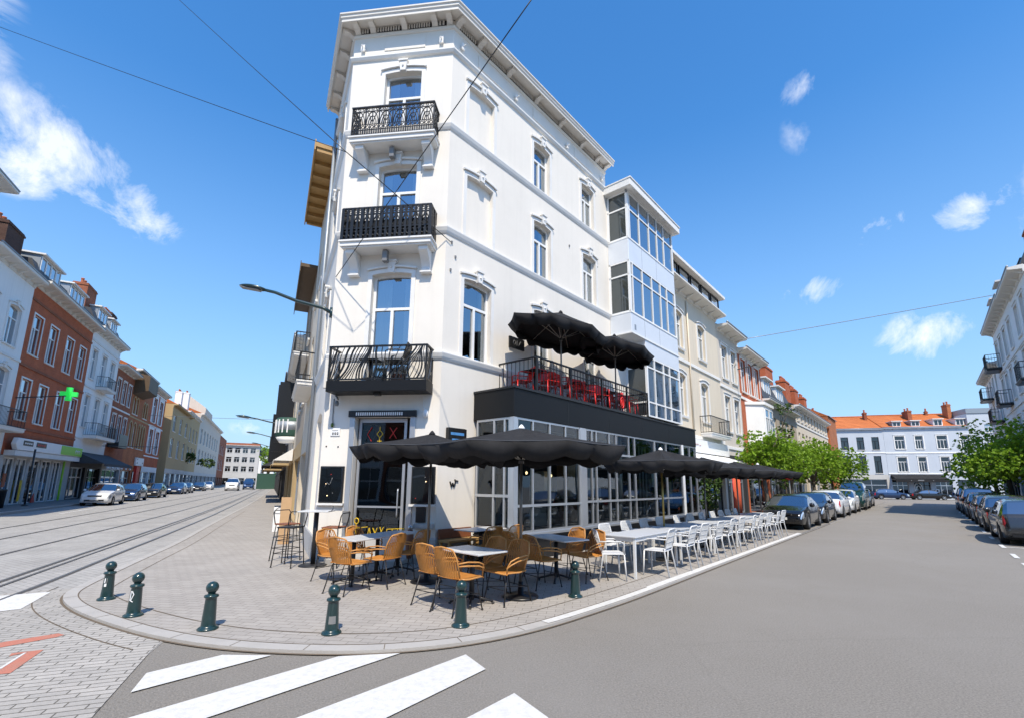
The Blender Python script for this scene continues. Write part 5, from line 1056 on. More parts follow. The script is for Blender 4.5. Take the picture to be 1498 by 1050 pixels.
b = MB(); b.box(.02,.95,-.09,-.05,.48,.68); b.build('backrest', M['brown'], t)
for u in (.04,.87): b = MB(); b.box(u,u+.05,-.39,-.34,0,.419); b.box(u,u+.05,-.12,-.07,0,.419); b.build('leg', M['gold'], t)
b = MB(); b.bar((.1,-.37,.05),(.86,-.37,.38),.04,.03); b.bar((.1,-.345,.38),(.86,-.345,.05),.04,.02); b.build('brace', M['gold'], t)

# ---------------------------------------------------------------- bar table and stools by the left corner
t = thing('bar_table', 'tall black bar table with pale top standing at the left corner of the building', 'bar table', (-3.95,9.85,GZ), R_(5))
b = MB(); b.box(-.30,.30,-.26,.26,1.045,1.07); b.build('table_top', M['marble'], t, bevel=.004)
b = MB(); b.tube([(0,0,.03),(0,0,1.045)], .045, 12); b.build('column', M['steel_blk'], t)
b = MB(); b.lathe([(.27,0),(.27,.012),(.24,.025),(.05,.035)], n=20); b.build('foot_plate', M['steel_blk'], t)
b = MB(); b.tube([(.31,-.1,1.06),(.34,-.1,1.1),(.34,-.1,1.16)], .008, 5); b.tube([(-.31,-.1,.5),(-.34,-.1,.7),(-.32,-.1,1.05)], .006, 5); b.build('hook', M['steel_blk'], t)
def stool(label, loc, rz, seatm):
    t = thing('bar_stool', label, 'stool', loc, rz, 'black steel bar stools at the left corner')
    b = MB(); b.box(-.19,.19,-.18,.18,.735,.765); b.build('seat', seatm, t, bevel=.01)
    for sx in (-1,1):
        for sy in (-1,1): b = MB(); b.tube([(sx*.165,sy*.155,.735),(sx*.215,sy*.21,0)], .011, 6); b.lathe([(.018,0),(.016,.012)], (sx*.215,sy*.21,0), 8); b.build('leg', M['steel_blk'], t)
    b = MB()
    for z in (.26,.50):
        k = .165+.05*(1-z/.735); pts = [(k,k*.97,z),(-k,k*.97,z),(-k,-k*.97,z),(k,-k*.97,z)]
        for i in range(4): b.bar(pts[i], pts[(i+1)%4], .012)
    b.build('stretcher', M['steel_blk'], t)
    b = MB(); b.tube([(-.18,-.17,.75),(-.20,-.22,.98),(-.17,-.235,1.03),(.17,-.235,1.03),(.20,-.22,.98),(.18,-.17,.75)], .011, 6); b.build('backrest', M['wframe'] if seatm is M['wood'] else M['steel_blk'], t)
    return t
stool('black steel bar stool standing farthest left, nearest the street', (-4.40,9.74,GZ), R_(170), M['black'])
stool('black steel bar stool with brown seat behind the leftmost stool', (-4.78,10.42,GZ), R_(-120), M['brown'])
stool('black steel bar stool with rust-brown seat between bar table and entrance wall', (-3.55,9.78,GZ), R_(85), M['brown'])
p = Lp(3.0,.50,GZ); t = thing('plywood_board', 'pale plywood board leaning upright on the pavement behind the bar stools', 'board', p, R_(20)); b = MB(); b.box(-.13,.13,-.02,.02,0,1.22); b.build('panel', M['wood'], t); b = MB(); b.bar((-.1,.05,.02),(-.1,.3,0.01),.03); b.bar((.1,.05,.02),(.1,.3,.01),.03); b.build('foot', M['wood'], t)
p = Lp(6.4,.55,GZ); t = thing('menu_stand', 'small white menu stand with an arched drawing on the pavement behind the stools', 'menu stand', p, R_(15)); b = MB(); b.box(-.2,.2,-.03,.03,0,.8); b.build('panel', M['white_h'], t, bevel=.01)
b = MB(); b.tube([(.17*math.cos(math.pi*k/8),-.034,.6+.2*math.sin(math.pi*k/8)) for k in range(9)], .012, 5); b.bar((-.17,-.034,.6),(.17,-.034,.6),.02,.01); b.bar((0,-.034,.6),(0,-.034,.8),.014,.01); b.build('drawing', M['lampgrey'], t)
t = thing('planter_vase', 'brown vase planter with steel ball beside the entrance door', 'vase', Cp(2.22,.20,.16)); b = MB(); b.lathe([(.05,0),(.075,.1),(.085,.3),(.07,.52),(.05,.56)], n=16); b.build('vase', M['brown'], t); b = MB(); b.lathe([(.002,.54)]+[(.062*math.sin(k*math.pi/8), .61-.062*math.cos(k*math.pi/8)) for k in range(1,8)]+[(.002,.672)], n=14); b.build('steel_ball', M['rim'], t)

# ---------------------------------------------------------------- white terrace chairs and tables
def make_white(name, label, loc, rz, m, group, solid=False):
    t = thing(name, label, 'chair', loc, rz, group); w = .215
    b = MB(); b.box(-w,w,-.20,.22,.435,.455); b.build('seat', m, t, bevel=.008)
    def bk(u, v): return Vector((u*w*(.98-.05*v), -.20-.085*v, .50+.33*v+.012*(1-u*u)*v))
    b = MB()
    for i in range(15): u = -.92+1.84*i/14; b.bar(bk(u,.02), bk(u,.97), .013, .006)
    for v in (.3,.6): b.bar(bk(-.95,v), bk(.95,v), .011, .006)
    if solid: b.add([bk(-.97+1.94*i/8, v) for v in (.02,.97) for i in range(9)], [(i,i+1,i+10,i+9) for i in range(8)])
    b.build('back_mesh', m, t)
    b = MB(); b.tube([bk(-1,-.1), bk(-1,.85), bk(-.85,1), bk(.85,1), bk(1,.85), bk(1,-.1)], .014, 6); b.bar(bk(-1,.0), bk(1,.0), .022); b.build('back_frame', m, t)
    for s in (-1,1):
        b = MB(); b.tube([(s*w*.98,-.235,.655),(s*(w+.02),-.1,.66),(s*(w+.02),.13,.655),(s*(w+.01),.185,.63),(s*w,.195,.45)], .013, 6); b.build('armrest', m, t)
        b = MB(); b.tube([(s*w*.98,-.20,.50),(s*w*.98,-.19,.43),(s*(w+.012),-.265,0)], .0145, 6); b.build('leg', m, t)
        b = MB(); b.tube([(s*w*.98,.19,.44),(s*(w+.01),.215,0)], .0145, 6); b.build('leg', m, t)
    return t
ws = None; tab_s = [2.05, 4.15, 6.25, 8.35, 10.45]
names = ['first', 'second', 'third', 'fourth', 'last']
for i, s in enumerate(tab_s):
    p = Rp(s+.25, 3.55, GZ); table('white_table', f'white rectangular terrace table, {names[i]} of the row counted from the wicker chairs', p, FR.rz, 1.92, .68, .72, M['white_tb'], M['white_pl'], 'corner', 'white tables along the road edge')
outer = [2.1,3.05,3.95,4.85,5.75,6.75,7.7,8.65,9.5,10.35,11.45]; innr = [2.2,3.15,4.1,5.0,5.95,6.9,7.8,8.7,9.6,10.5,11.3]
ordn = ['first','second','third','fourth','fifth','sixth','seventh','eighth','ninth','tenth','eleventh']
for side, lst, qq, fa in (('road', outer, 3.98, nr*-1), ('wall', innr, 3.02, nr)):
    for i, s in enumerate(lst):
        p = Rp(s+rnd.uniform(-.04,.04), qq+rnd.uniform(-.04,.05), GZ); rz = ang(fa.x, fa.y)-math.pi/2+rnd.uniform(-.10,.10)
        lb = f'white slatted chair on the {side} side of the white tables, {ordn[i]} from the near end'
        if ws is None: ws = make_white('white_chair', lb, p, rz, M['white_pl'], 'white chairs at the long terrace tables'); wst = tree_of(ws)
        else: dup(ws, p, rz, lb, wst)
dup(ws, (1.72,8.86,GZ) if False else tuple(Rp(1.10,3.52,GZ)), ang(1,.05)-math.pi/2, 'white slatted chair at the near short end of the white tables', wst)
# ---------------------------------------------------------------- red chairs and tables on the roof terrace
rs = None
for i, (s, q_, f, lb) in enumerate(((2.3,.45,60,'red chair at the left end of the roof terrace'), (2.75,.95,170,'red chair second from the left on the roof terrace, by the railing'), (3.3,.42,-30,'red chair left of the first parasol pole on the roof terrace'), (4.15,.92,200,'red chair right of the first parasol pole, by the railing'), (4.75,.45,20,'red chair at the wall side in the middle of the roof terrace'), (5.25,.95,150,'red chair by the railing left of the red emblem'), (5.85,.45,-10,'red chair on the wall side behind the red emblem'), (6.45,.93,190,'red chair by the railing right of the red emblem'), (6.85,.98,185,'red chair by the railing below the right parasol edge'), (7.0,.42,10,'red chair on the wall side near the glazed bay'), (4.4,.98,170,'red chair by the railing in the middle of the roof terrace'), (3.5,.98,190,'red chair by the railing below the first parasol'), (7.3,.85,160,'red chair by the railing right of the second parasol pole'), (7.55,.40,40,'red chair at the right end of the roof terrace'))):
    p = Rp(s, q_, 3.782); rz = FR.rz + R_(f)
    if rs is None: rs = make_white('red_chair', lb, p, rz, M['red_pl'], 'red chairs on the roof terrace', True); rst = tree_of(rs)
    else: dup(rs, p, rz, lb, rst)
for s, lb in ((2.5,'small dark table left on the roof terrace'),(4.45,'small dark table in the middle of the roof terrace'),(6.2,'small dark table right on the roof terrace')):
    table('terrace_table', lb, Rp(s,.70,3.782), FR.rz, .55, .5, .72, M['fascia'], M['steel_blk'], group='dark tables on the roof terrace')
# balcony furniture
p = Cp(1.15,.26,3.862); table('balcony_table', 'small dark round-cornered table on the lowest balcony', p, FC.rz, .42, .3, .5, M['fascia'], M['steel_blk'])
t = dup(rs, Cp(1.75,.28,3.862), FC.rz+R_(95), 'dark chair standing on the lowest balcony right of its table', [], 'dark chairs on the lowest balcony')
t.name = 'balcony_chair'
for c, gs in rst:
    d = c.copy(); d.data = c.data.copy(); d.data.materials[0] = M['black']; COL.objects.link(d); d.parent = t
t['category'] = 'chair'
# ---------------------------------------------------------------- cars
PROF = {
 'hatch': [(0,.36),(.012,.50),(.03,.62),(.06,.66),(.15,.93),(.20,.965),(.34,1.0),(.48,.985),(.55,.95),(.735,.655),(.80,.625),(.93,.545),(.975,.47),(1,.36)],
 'sedan': [(0,.38),(.012,.52),(.03,.62),(.14,.655),(.17,.665),(.30,.94),(.36,.985),(.45,1.0),(.53,.975),(.58,.94),(.735,.65),(.80,.62),(.94,.54),(.98,.46),(1,.36)],
 'estate': [(0,.36),(.012,.50),(.025,.62),(.04,.66),(.10,.93),(.14,.965),(.32,1.0),(.49,.98),(.55,.95),(.73,.645),(.80,.615),(.94,.53),(.98,.46),(1,.36)],
 'suv': [(0,.36),(.01,.50),(.02,.64),(.035,.68),(.085,.94),(.13,.975),(.34,1.0),(.50,.985),(.56,.95),(.70,.68),(.78,.655),(.93,.60),(.98,.50),(1,.36)],
 'van': [(0,.30),(.008,.55),(.012,.62),(.02,.94),(.05,.985),(.40,1.0),(.66,.99),(.71,.965),(.86,.66),(.90,.56),(.96,.48),(.985,.40),(1,.28)]}
def interp(P, x):
    for (a, b), (c, d) in zip(P, P[1:]):
        if a <= x <= c: return b + (d-b)*(x-a)/(c-a)
    return P[-1][1]
def make_car(name, label, loc, rz, kind, L_, W, Hc, pm, cat='car', group=None, plate='plate'):
    """forward is +y; wheels rest on z=0"""
    t = thing(name, label, cat, loc, rz, group); P = PROF[kind]; wr = .30 if kind != 'van' else .32
    xr, xf = (.19, .80) if kind != 'van' else (.2, .82); belt = .64 if kind not in ('suv', 'van') else .66
    dense = sorted({*(round(i/46, 4) for i in range(47)), *(p[0] for p in P), *(round(c+d*wr*1.18/L_, 4) for c in (xr, xf) for d in (-1,-.92,-.75,-.5,-.2,.2,.5,.75,.92,1))})
    rings = []
    tops = [p for p in P]; rf = [p[0] for p in P if p[1] >= .925]; g0, g1 = min(rf), max(rf)      # roof span
    gb0 = max([p[0] for p in P if p[0] < g0 and p[1] <= belt+.03] or [0]); gb1 = min([p[0] for p in P if p[0] > g1 and p[1] <= belt+.03] or [1])
    for x in dense:
        top = interp(P, x)*Hc; u = abs(2*x-1); pl = 1-.13*max(0,(u-.62)/.38)**2.2-.02*u
        hw = W/2*pl; sill = .20
        if x < .05: sill = .20+.12*(1-x/.05)
        if x > .94: sill = .18+.06*((x-.94)/.06)
        za = sill
        for c in (xr, xf):
            d = (x-c)*L_; R = wr*1.17
            if abs(d) < R: za = max(za, wr+math.sqrt(R*R-d*d))
        bz = min(belt*Hc + .02*Hc*(.5-x), top-.02)
        tum = max(0, top-bz); e = min(.10, .25*tum+.01); rw = hw*.965-.30*tum
        mid = max(za+.02, sill+(bz-sill)*.55)
        ring = [(0,za-.0), (hw*.90,za), (hw*.985,za+.015), (hw,max(mid,za+.03)), (hw*.99,max(bz-.06,za+.045)), (hw*.955,max(bz,za+.06)), (rw,max(top-e,za+.07)), (rw*.86,max(top-.2*e,za+.08)), (0,max(top,za+.08)+.012)]
        rings.append((x, ring, top))
    parts = {'body': MB()}
    k = len(rings[0][1]); allv = []
    for x, ring, top in rings:
        y = (x-.5)*L_
        allv += [(a, y, z) for a, z in ring] + [(-a, y, z) for a, z in ring]
    st = 2*k
    pil = ((g0+g1)/2-.005, (g0+g1)/2+.02) if kind != 'van' else (.60,.615)
    def put(nm, idx, mi=0): 
        p = parts.setdefault(nm, MB()); p.add([allv[i] for i in idx], [(0,1,2,3)], mi, True)
    body_f = []
    for i in range(len(rings)-1):
        x = (rings[i][0]+rings[i+1][0])/2
        for s in (0, 1):
            o = i*st+s*k; o2 = o+st
            for j in range(k-1):
                q = (o+j, o2+j, o2+j+1, o+j+1) if s == 0 else (o+j+1, o2+j+1, o2+j, o+j)
                nm = 'body'
                tt = interp(P, x)
                if j == 5 and tt > belt+.10 and gb0 < x < gb1 and not (pil[0] < x < pil[1]):
                    if kind == 'van' and x < .58: nm = 'body'
                    elif gb0+.035 < x < gb1-.03: nm = 'side_window'
                if j in (6, 7) and g1+.004 < x < gb1-.004: nm = 'windscreen'
                if j in (6, 7) and gb0+.004 < x < g0-.004 and (kind != 'sedan' or True): nm = 'rear_window'
                if j in (3, 4) and x > .925 and interp(P, x) > .40 : nm = 'headlight' if j == 4 or x < .985 else 'body'
                if j in (3, 4) and x < .045 and x > .006: nm = 'tail_light'
                if nm == 'body': body_f.append(q)
                else:
                    if nm == 'side_window': nm = (nm, s, x > pil[0])
                    elif nm in ('headlight','tail_light'): nm = (nm, s)
                    put(nm, q)
    parts['body'].add(allv, body_f + [tuple(range(k))+tuple(range(2*k-1,k-1,-1)), tuple(reversed(tuple((len(rings)-1)*st+z for z in tuple(range(k))+tuple(range(2*k-1,k-1,-1)))))], 0, True)
    body = parts['body'].build('body', pm, t)
    import bmesh
    bm = bmesh.new(); bm.from_mesh(body.data); bmesh.ops.delete(bm, geom=[v for v in bm.verts if not v.link_faces], context='VERTS'); bm.to_mesh(body.data); bm.free()
    for nm, m in (('side_window','glass_car'),('windscreen','glass_car'),('rear_window','glass_car'),('headlight','head'),('tail_light','tail')):
        for key in [q for q in parts if q == nm or q[0] == nm]:
            if parts[key].f: parts[key].build(nm, M[m], t)
    b = MB(); b.box(-W*.44, W*.44, -L_*.46, L_*.46, .19, .40); b.build('underbody', M['under'], t)
    b = MB(); b.box(-W*.30,W*.30,L_*.5-.10,L_*.5+.012,.30,.40,0); b.box(-W*.22,W*.22,L_*.5-.15,L_*.5-.005,.50*Hc*.9-.04,.50*Hc*.9+.03,0); b.box(-W*.36,W*.36,-L_*.5-.008,-L_*.5+.1,.26,.34,0); b.build('grille', M['black'], t)
    for sg, yy, zz in ((1, L_*.5+.014, .37), (-1, -L_*.5-.012, .46 if kind != 'van' else .5)):
        b = MB(); b.box(-.22,.22,yy-.01,yy+.01,zz,zz+.09); pt_ = b.build('number_plate', M['plate'], t)
        b = MB()
        for i in range(7):
            if i in (1, 4): continue
            b.box(-.18+i*.052,-.15+i*.052,yy+(.0105 if sg > 0 else -.0125),yy+(.0125 if sg > 0 else -.0105),zz+.025,zz+.065)
    for s in (-1, 1):
        b = MB(); b.lathe([(.03,-.09),(.08,-.06),(.095,0),(.08,.06),(.03,.08)], (s*(W/2+.05), (interp([(0,0),(1,1)], gb1)-.5)*L_-.28 if kind != 'van' else .30*L_, belt*Hc+.07), 8); b.build('wing_mirror', pm, t)
        for c in (xr, xf):
            y = (c-.5)*L_; Mx = Matrix.Translation((s*(W/2-.105), y, wr)) @ Matrix.Rotation(R_(90*s), 4, 'Y')
            b = MB(); b.lathe([(wr*.62,-.10),(wr*.94,-.10),(wr,-.07),(wr,.07),(wr*.94,.10),(wr*.66,.10),(wr*.62,.08)], n=22, M=Mx); wh = b.build('tyre', M['tyre'], t)
            b = MB(); b.lathe([(wr*.65,-.02),(wr*.655,.085),(wr*.60,.09),(wr*.57,.055),(wr*.18,.06),(wr*.12,.085),(.01,.085)], n=22, M=Mx)
            for a in range(5):
                A_ = Matrix.Rotation(a*2*math.pi/5, 4, 'Z'); b.prism([(wr*.12,-.045),(wr*.6,-.03),(wr*.6,.03),(wr*.12,.045)], .058, .088, 'xy', 0, Mx @ A_)
            for a in range(5):
                A_ = Matrix.Rotation((a+.5)*2*math.pi/5, 4, 'Z'); b.prism([(wr*.24,-.02),(wr*.54,-.085),(wr*.54,.085),(wr*.24,.02)], .0555, .0605, 'xy', 1, Mx @ A_)
            b.build('rim', [M['rim'], M['black']], wh)
    for s in (-1, 1):
        b = MB(); 
        for yy in (L_*.10, -L_*.11): b.box(s*(W/2-.004), s*(W/2+.012), yy-.08, yy+.06, belt*Hc-.10, belt*Hc-.075)
        b.build('door_handle', pm, t)
    return t
pb = [paint('black_car_paint', (.012,.013,.016)), paint('graphite_car_paint', (.022,.022,.024), .5), paint('white_car_paint', (.70,.70,.70), 0), paint('dark_green_car_paint', (.01,.05,.045)), paint('grey_car_paint', (.05,.052,.055), .5), paint('blue_car_paint', (.02,.05,.13), .4), paint('warm_grey_car_paint', (.05,.045,.04), .5)]
fr = ang(dr.x, dr.y)-math.pi/2; fl = ang(dl.x, dl.y)-math.pi/2
def rcar(kind, s, q, face, Lc, W, Hc, p, name, label, z=.0, group=None, cat='car'):
    c = Rp(s, q, z); return make_car(name, label, c, fr + (0 if face > 0 else math.pi), kind, Lc, W, Hc, pb[p], cat, group)
rcar('sedan', 16.0, 3.58, -1, 4.0, 1.62, 1.30, 0, 'parked_car', 'black saloon parked first behind the white tables, facing the camera', .052)
rcar('hatch', 20.3, 3.62, -1, 3.8, 1.62, 1.34, 1, 'parked_car', 'graphite hatchback parked second along the white line, facing the camera', .052)
rcar('hatch', 25.6, 3.66, 1, 4.1, 1.64, 1.42, 2, 'parked_car', 'white hatchback with red tail lamps parked third along the white line, seen from behind', .052)
rcar('hatch', 31.0, 3.66, -1, 4.0, 1.64, 1.42, 2, 'parked_car', 'second white car parked fourth along the white line, just before the dark green one', .052)
rcar('suv', 37.0, 3.7, -1, 4.4, 1.75, 1.95, 3, 'parked_suv', 'dark green tall car parked fifth along the white line under the tree', .052)
rcar('estate', 43.0, 3.6, -1, 4.1, 1.66, 1.4, 0, 'parked_car', 'dark car parked farthest along the white line', .052)
for i, (kind, s, Lc, Hc, p, lb) in enumerate((('estate',16.0,4.3,1.36,4,'grey estate car parked nearest on the right side, cut by the frame edge'), ('hatch',21.2,4.0,1.40,6,'warm grey hatchback parked second on the right side'), ('estate',26.0,4.2,1.36,1,'graphite estate car parked third on the right side'), ('hatch',30.8,4.0,1.42,0,'black hatchback parked fourth on the right side'), ('suv',36.2,4.5,1.66,0,'black off-roader parked fifth on the right side'), ('suv',42.0,4.6,1.72,5,'blue people carrier parked farthest on the right side'))):
    rcar(kind, s, 10.28, 1, Lc, 1.66, Hc, p, 'parked_car', lb)
for i, (kind, x, y, p, Lc, Hc, lb) in enumerate((('hatch',-2.0,-3.2,5,4.0,1.4,'blue car parked across the end of the street, left one'), ('sedan',2.6,-2.7,0,4.4,1.32,'black car parked in front of the black café awning at the end of the street'), ('sedan',7.6,-2.7,5,4.3,1.34,'dark blue car parked right of the café awning at the end of the street'))):
    c = FB.w(x, y); make_car('parked_car', lb, c, FB.rz - math.pi/2, kind, Lc, 1.65, Hc, pb[p])
def lcar(kind, s, q, face, Lc, W, Hc, p, label, name='parked_car', cat='car'):
    return make_car(name, label, Lp(s, q, .004), fl + (0 if face > 0 else math.pi), kind, Lc, W, Hc, pb[p], cat)
lcar('hatch', 30.4, 10.95, -1, 3.9, 1.66, 1.44, 2, 'white hatchback parked alone in front of the black shop awning on the left street')
lcar('hatch', 38.0, 11.05, -1, 4.0, 1.66, 1.42, 5, 'dark blue hatchback parked right behind the white hatchback on the left street')
lcar('sedan', 46.5, 11.05, -1, 4.4, 1.68, 1.40, 0, 'black saloon parked third on the left street')
lcar('hatch', 60, 11.05, -1, 4.2, 1.68, 1.42, 5, 'blue car parked on the left street before the tan corner house')
lcar('estate', 80, 11.0, -1, 4.4, 1.7, 1.45, 0, 'dark estate car parked on the left street below the tan house')
lcar('hatch', 92, 11.0, -1, 4.2, 1.7, 1.5, 2, 'white car parked just before the vans on the left street')
lcar('van', 84, 6.6, -1, 5.2, 2.0, 2.1, 2, 'white delivery van driving towards the camera far down the left street', 'delivery_van', 'van')
lcar('van', 97, 4.6, -1, 5.0, 1.95, 2.1, 5, 'blue van standing beside the white van far down the left street', 'delivery_van', 'van')
c = Lp(66, 11.1, .004); lcar('hatch', 66, 11.05, -1, 4.0, 1.65, 1.4, 0, 'black car parked behind the blue one on the left street')

# ---------------------------------------------------------------- trees
def tree(name, label, loc, h, blobs, nleaf, size, seed, group, m='leaf', trunk_h=None, tr=.11):
    t = thing(name, label, 'tree', loc, 0, group); r = random.Random(seed); b = MB(); th = trunk_h or h*.45
    b.tube([(0,0,0),(.03,.02,th*.5),(-.02,.03,th)], tr, 9, r1=tr*.72)
    for c, rad in blobs:
        a = Vector((-.02,.03,th*(.75+.2*r.random()))); e = Vector(c)+Vector((0,0,rad[2]*.3)); mid = a.lerp(e,.5)+Vector((r.uniform(-.15,.15),r.uniform(-.15,.15),.1)); b.tube([a,mid,e], tr*.5, 6, r1=.015)
        for _ in range(4):
            d = Vector((r.gauss(0,1),r.gauss(0,1),r.gauss(0,.6))).normalized(); b.tube([mid.lerp(e,.4), Vector(c)+Vector((d.x*rad[0],d.y*rad[1],d.z*rad[2]))*.8], .02, 5, r1=.006)
    b.build('trunk', M['bark'], t)
    b = MB(); vol = [q[1][0]*q[1][1]*q[1][2] for q in blobs]; tot = sum(vol)
    for (c, rad), v in zip(blobs, vol):
        n = int(nleaf*v/tot); k = 0
        while k < n:
            d = Vector((r.gauss(0,1),r.gauss(0,1),r.gauss(0,1))).normalized(); f = r.random()**.42
            p = Vector(c)+Vector((d.x*rad[0],d.y*rad[1],d.z*rad[2]))*f
            if mnoise.noise(p*1.7+Vector((seed,0,0))) < -.13: 
                if r.random() < .85: k += .35; continue
            sp = r.randint(3,5); ax = (d+Vector((r.uniform(-.8,.8),r.uniform(-.8,.8),r.uniform(-.3,.9)))).normalized()
            for _ in range(sp):      # a sprig of leaves
                l = (ax+Vector((r.uniform(-.9,.9),r.uniform(-.9,.9),r.uniform(-.9,.6)))).normalized(); s = size*r.uniform(.6,1.25); w = l.cross(Vector((r.uniform(-1,1),r.uniform(-1,1),r.uniform(-1,1)))).normalized()*s*.30; dn = Vector((0,0,-.12*s))
                b.add([p, p+l*s*.45+w, p+l*s+dn, p+l*s*.45-w], [(0,1,2,3)])
            k += sp
    b.build('crown', M[m], t); return t
def bl(r, n, R, z0, z1, br):
    out = []
    for i in range(n):
        a = 6.28*i/n+r.uniform(-.4,.4); q = R*r.uniform(.25,1); s = br*r.uniform(.75,1.2); out.append(((q*math.cos(a), q*math.sin(a), r.uniform(z0,z1)), (s, s, s*.72)))
    return out
r5 = random.Random(21); G1 = 'bright green street trees along the right street'
for i, (s, q, h, R, z0, z1, br, lb) in enumerate(((18.6,2.1,4.6,1.0,2.5,3.9,.85,'bright green street tree nearest the café umbrellas on the right street'), (24.5,2.1,4.4,1.1,2.3,3.7,.9,'bright green street tree second from the café umbrellas'), (31,2.2,4.9,1.5,2.2,3.9,1.1,'bright green street tree behind the white parked cars'), (38.5,2.3,5.2,1.7,2.2,4.3,1.3,'bright green street tree farthest along the white line, above the dark green car'))):
    tree('street_tree', lb, Rp(s, q, .05), h, bl(r5, 8, R, z0, z1, br), 6200, .15 if i < 2 else .19, 30+i, G1)
for i, (s, q, R, z0, z1, br, lb) in enumerate(((30,12.1,1.6,2.6,4.6,1.3,'bright green tree on the right pavement cut by the frame edge'), (37.5,12.0,2.2,2.2,4.9,1.6,'wide bright green tree on the right pavement above the parked cars'), (46,12.0,2.0,2.2,4.6,1.5,'bright green tree on the right pavement farthest from the camera'))):
    tree('street_tree', lb, Rp(s, q, .12), 5.5, bl(r5, 9, R, z0, z1, br), 7500, .19, 50+i, 'bright green trees on the right pavement', tr=.16)
tree('far_tree', 'green tree above the hoarding at the far end of the left street', Lp(112,1.5), 8, bl(r5, 7, 2.0, 5, 8.5, 1.8), 1600, .5, 71, None, tr=.2)
tree('facade_plant', 'dark climbing shrub growing in front of the red brick house', Rp(26.9,1.3,.05), 5.5, [((0,0,2.6),(.6,.5,1.2)),((.4,.1,4.6),(.45,.4,1.0)),((.2,-.2,6.4),(.6,.4,.35))], 900, .2, 75, None, 'leaf_d', tr=.06)
tree('potted_shrub', 'dark green potted shrub below the umbrellas at the end of the white tables', Rp(13.6,1.0,.05), 2.2, [((0,0,1.3),(.55,.5,.8)),((.3,.1,1.9),(.4,.4,.4))], 1400, .12, 76, None, 'leaf_d', tr=.04)
tree('balcony_plant', 'green balcony plant on the far pale houses of the left street', Lp(92,14.6,4.6), 2.5, [((0,0,1.2),(1.4,.6,.9)),((3.5,0,.2),(1.6,.6,.8))], 1100, .35, 77, None, 'leaf_d', tr=.05)
t = thing('banner', 'orange-red cloth banner hanging below the last umbrella beside the shrub', 'banner', Rp(14.6,1.9,.05), FR.rz); b = MB(); b.tube([(-.4,0,0),(-.4,0,2.1)], .025, 6); b.tube([(.55,0,0),(.55,0,2.1)], .025, 6); b.build('frame', M['red'], t)
b = MB(); n = 14; vs = []
for i in range(n+1):
    u = -.4+.95*i/n
    for z in (.35,1.2,2.05): vs.append((u, .03*math.sin(i*1.3), z-.08*math.sin(math.pi*i/n)*(z < 2)))
b.add(vs, [(3*i+j,3*i+3+j,3*i+4+j,3*i+1+j) for i in range(n) for j in (0,1)], 0, True); b.build('cloth', mat('orange_cloth', (.55,.09,.03), .8, .1, 4), t, solid=.006)

# ---------------------------------------------------------------- lamps, wires, poles
def wall_lamp(label, base, tip, r=.035, head=.32):
    t = thing('street_lamp', label, 'street lamp', base, 0, None); d = Vector(tip)-Vector(base)
    b = MB(); b.tube([(0,0,-.12),(0,0,.12)], .045, 8); b.tube([Vector((0,0,0)), d*.12+Vector((0,0,.05)), d*.5, d*.82+Vector((0,0,.03)), d], r, 8, r1=r*.8); b.build('arm', M['bollard'], t)
    h = Vector((d.x,d.y,d.z*.5)).normalized(); b = MB(); q = h.to_track_quat('X','Z').to_matrix().to_4x4(); Mx = Matrix.Translation(d) @ q
    pr = [(math.sin(k*math.pi/8)*head*.42, k) for k in range(9)]; vs = []
    for k in range(9):
        x = -.05+head*1.5*k/8; rr = max(.01, .30*head*math.sin(math.pi*(.12+.86*k/8))**.7)
        for j in range(12): a = 2*math.pi*j/12; vs.append(Mx @ Vector((x, rr*1.25*math.cos(a), rr*.55*max(-.35, math.sin(a)))))
    b.add(vs, [(k*12+j, k*12+(j+1)%12, (k+1)*12+(j+1)%12, (k+1)*12+j) for k in range(8) for j in range(12)] + [tuple(range(12))[::-1], tuple(range(96,108))], 0, True); hd = b.build('lamp_head', M['bollard'], t)
    b = MB(); b.box(.06, head*1.25, -.22*head, .22*head, -.075*head-.05*head, -.06*head-.03*head, 0, Mx); b.build('diffuser', M['lampgrey'], hd)
    return t
bp = Lp(.05,.02,5.62); wall_lamp('black street lamp on a long arm at the left edge of the corner building', bp, bp+Vector((-1.62,-.12,.52)), .045, .40)
for i, (s, z, lb) in enumerate(((30,6.0,'street lamp on a wall arm second along the left street'), (52,6.6,'street lamp on a wall arm third along the left street'), (78,7.0,'small street lamp on a wall arm farthest along the left street'))):
    bp = Lp(s,.05,z); wall_lamp(lb, bp, bp+Vector((-2.2-.012*s,-1.0,.35+.006*s)), .06, .7)
def wire(label, pts, r, m='black'):
    P = []; 
    for a, c in zip(pts, pts[1:]):
        a, c = Vector(a), Vector(c); L_ = (c-a).length
        for k in range(12): f = k/12; P.append(a.lerp(c,f)-Vector((0,0,.0022*L_*L_*f*(1-f)*.12)))
    P.append(Vector(pts[-1])); b = MB(); b.tube(P, r, 5); o = b.build('overhead_wire', M[m]); return tag(o, label, 'wire', 'overhead wires')
J = (-3.39, 8.44, 8.23)
wire('overhead wire from the upper left across the middle balcony to the right façade', [(-11.46,13.26,17.75), J, (-1.48,10.33,7.30)], .010)
wire('overhead wire running out to the far left and joining the other wire before the corner', [(-15.35,11.76,14.89), J], .008)
wire('overhead wire from the picture top diagonally down to the left building corner', [(.24,5.79,8.77), Cp(.02,.02,6.5)], .009)
wire('overhead wire spanning the right street from the grey house to the right side', [Rp(22.45,.62,10.15), FE.w(-39.7,.55,15.15)], .022, 'zinc')
wire('thin overhead wire across the far left street', [Lp(38,.1,7.4), Lp(60,15,9.5)], .02, 'zinc')
wire('overhead wire anchored on the brick houses of the left street', [FW.w(64,-.02,5.6), FW.w(48,-3.5,5.0), FW.w(42,-.6,4.6)], .03)
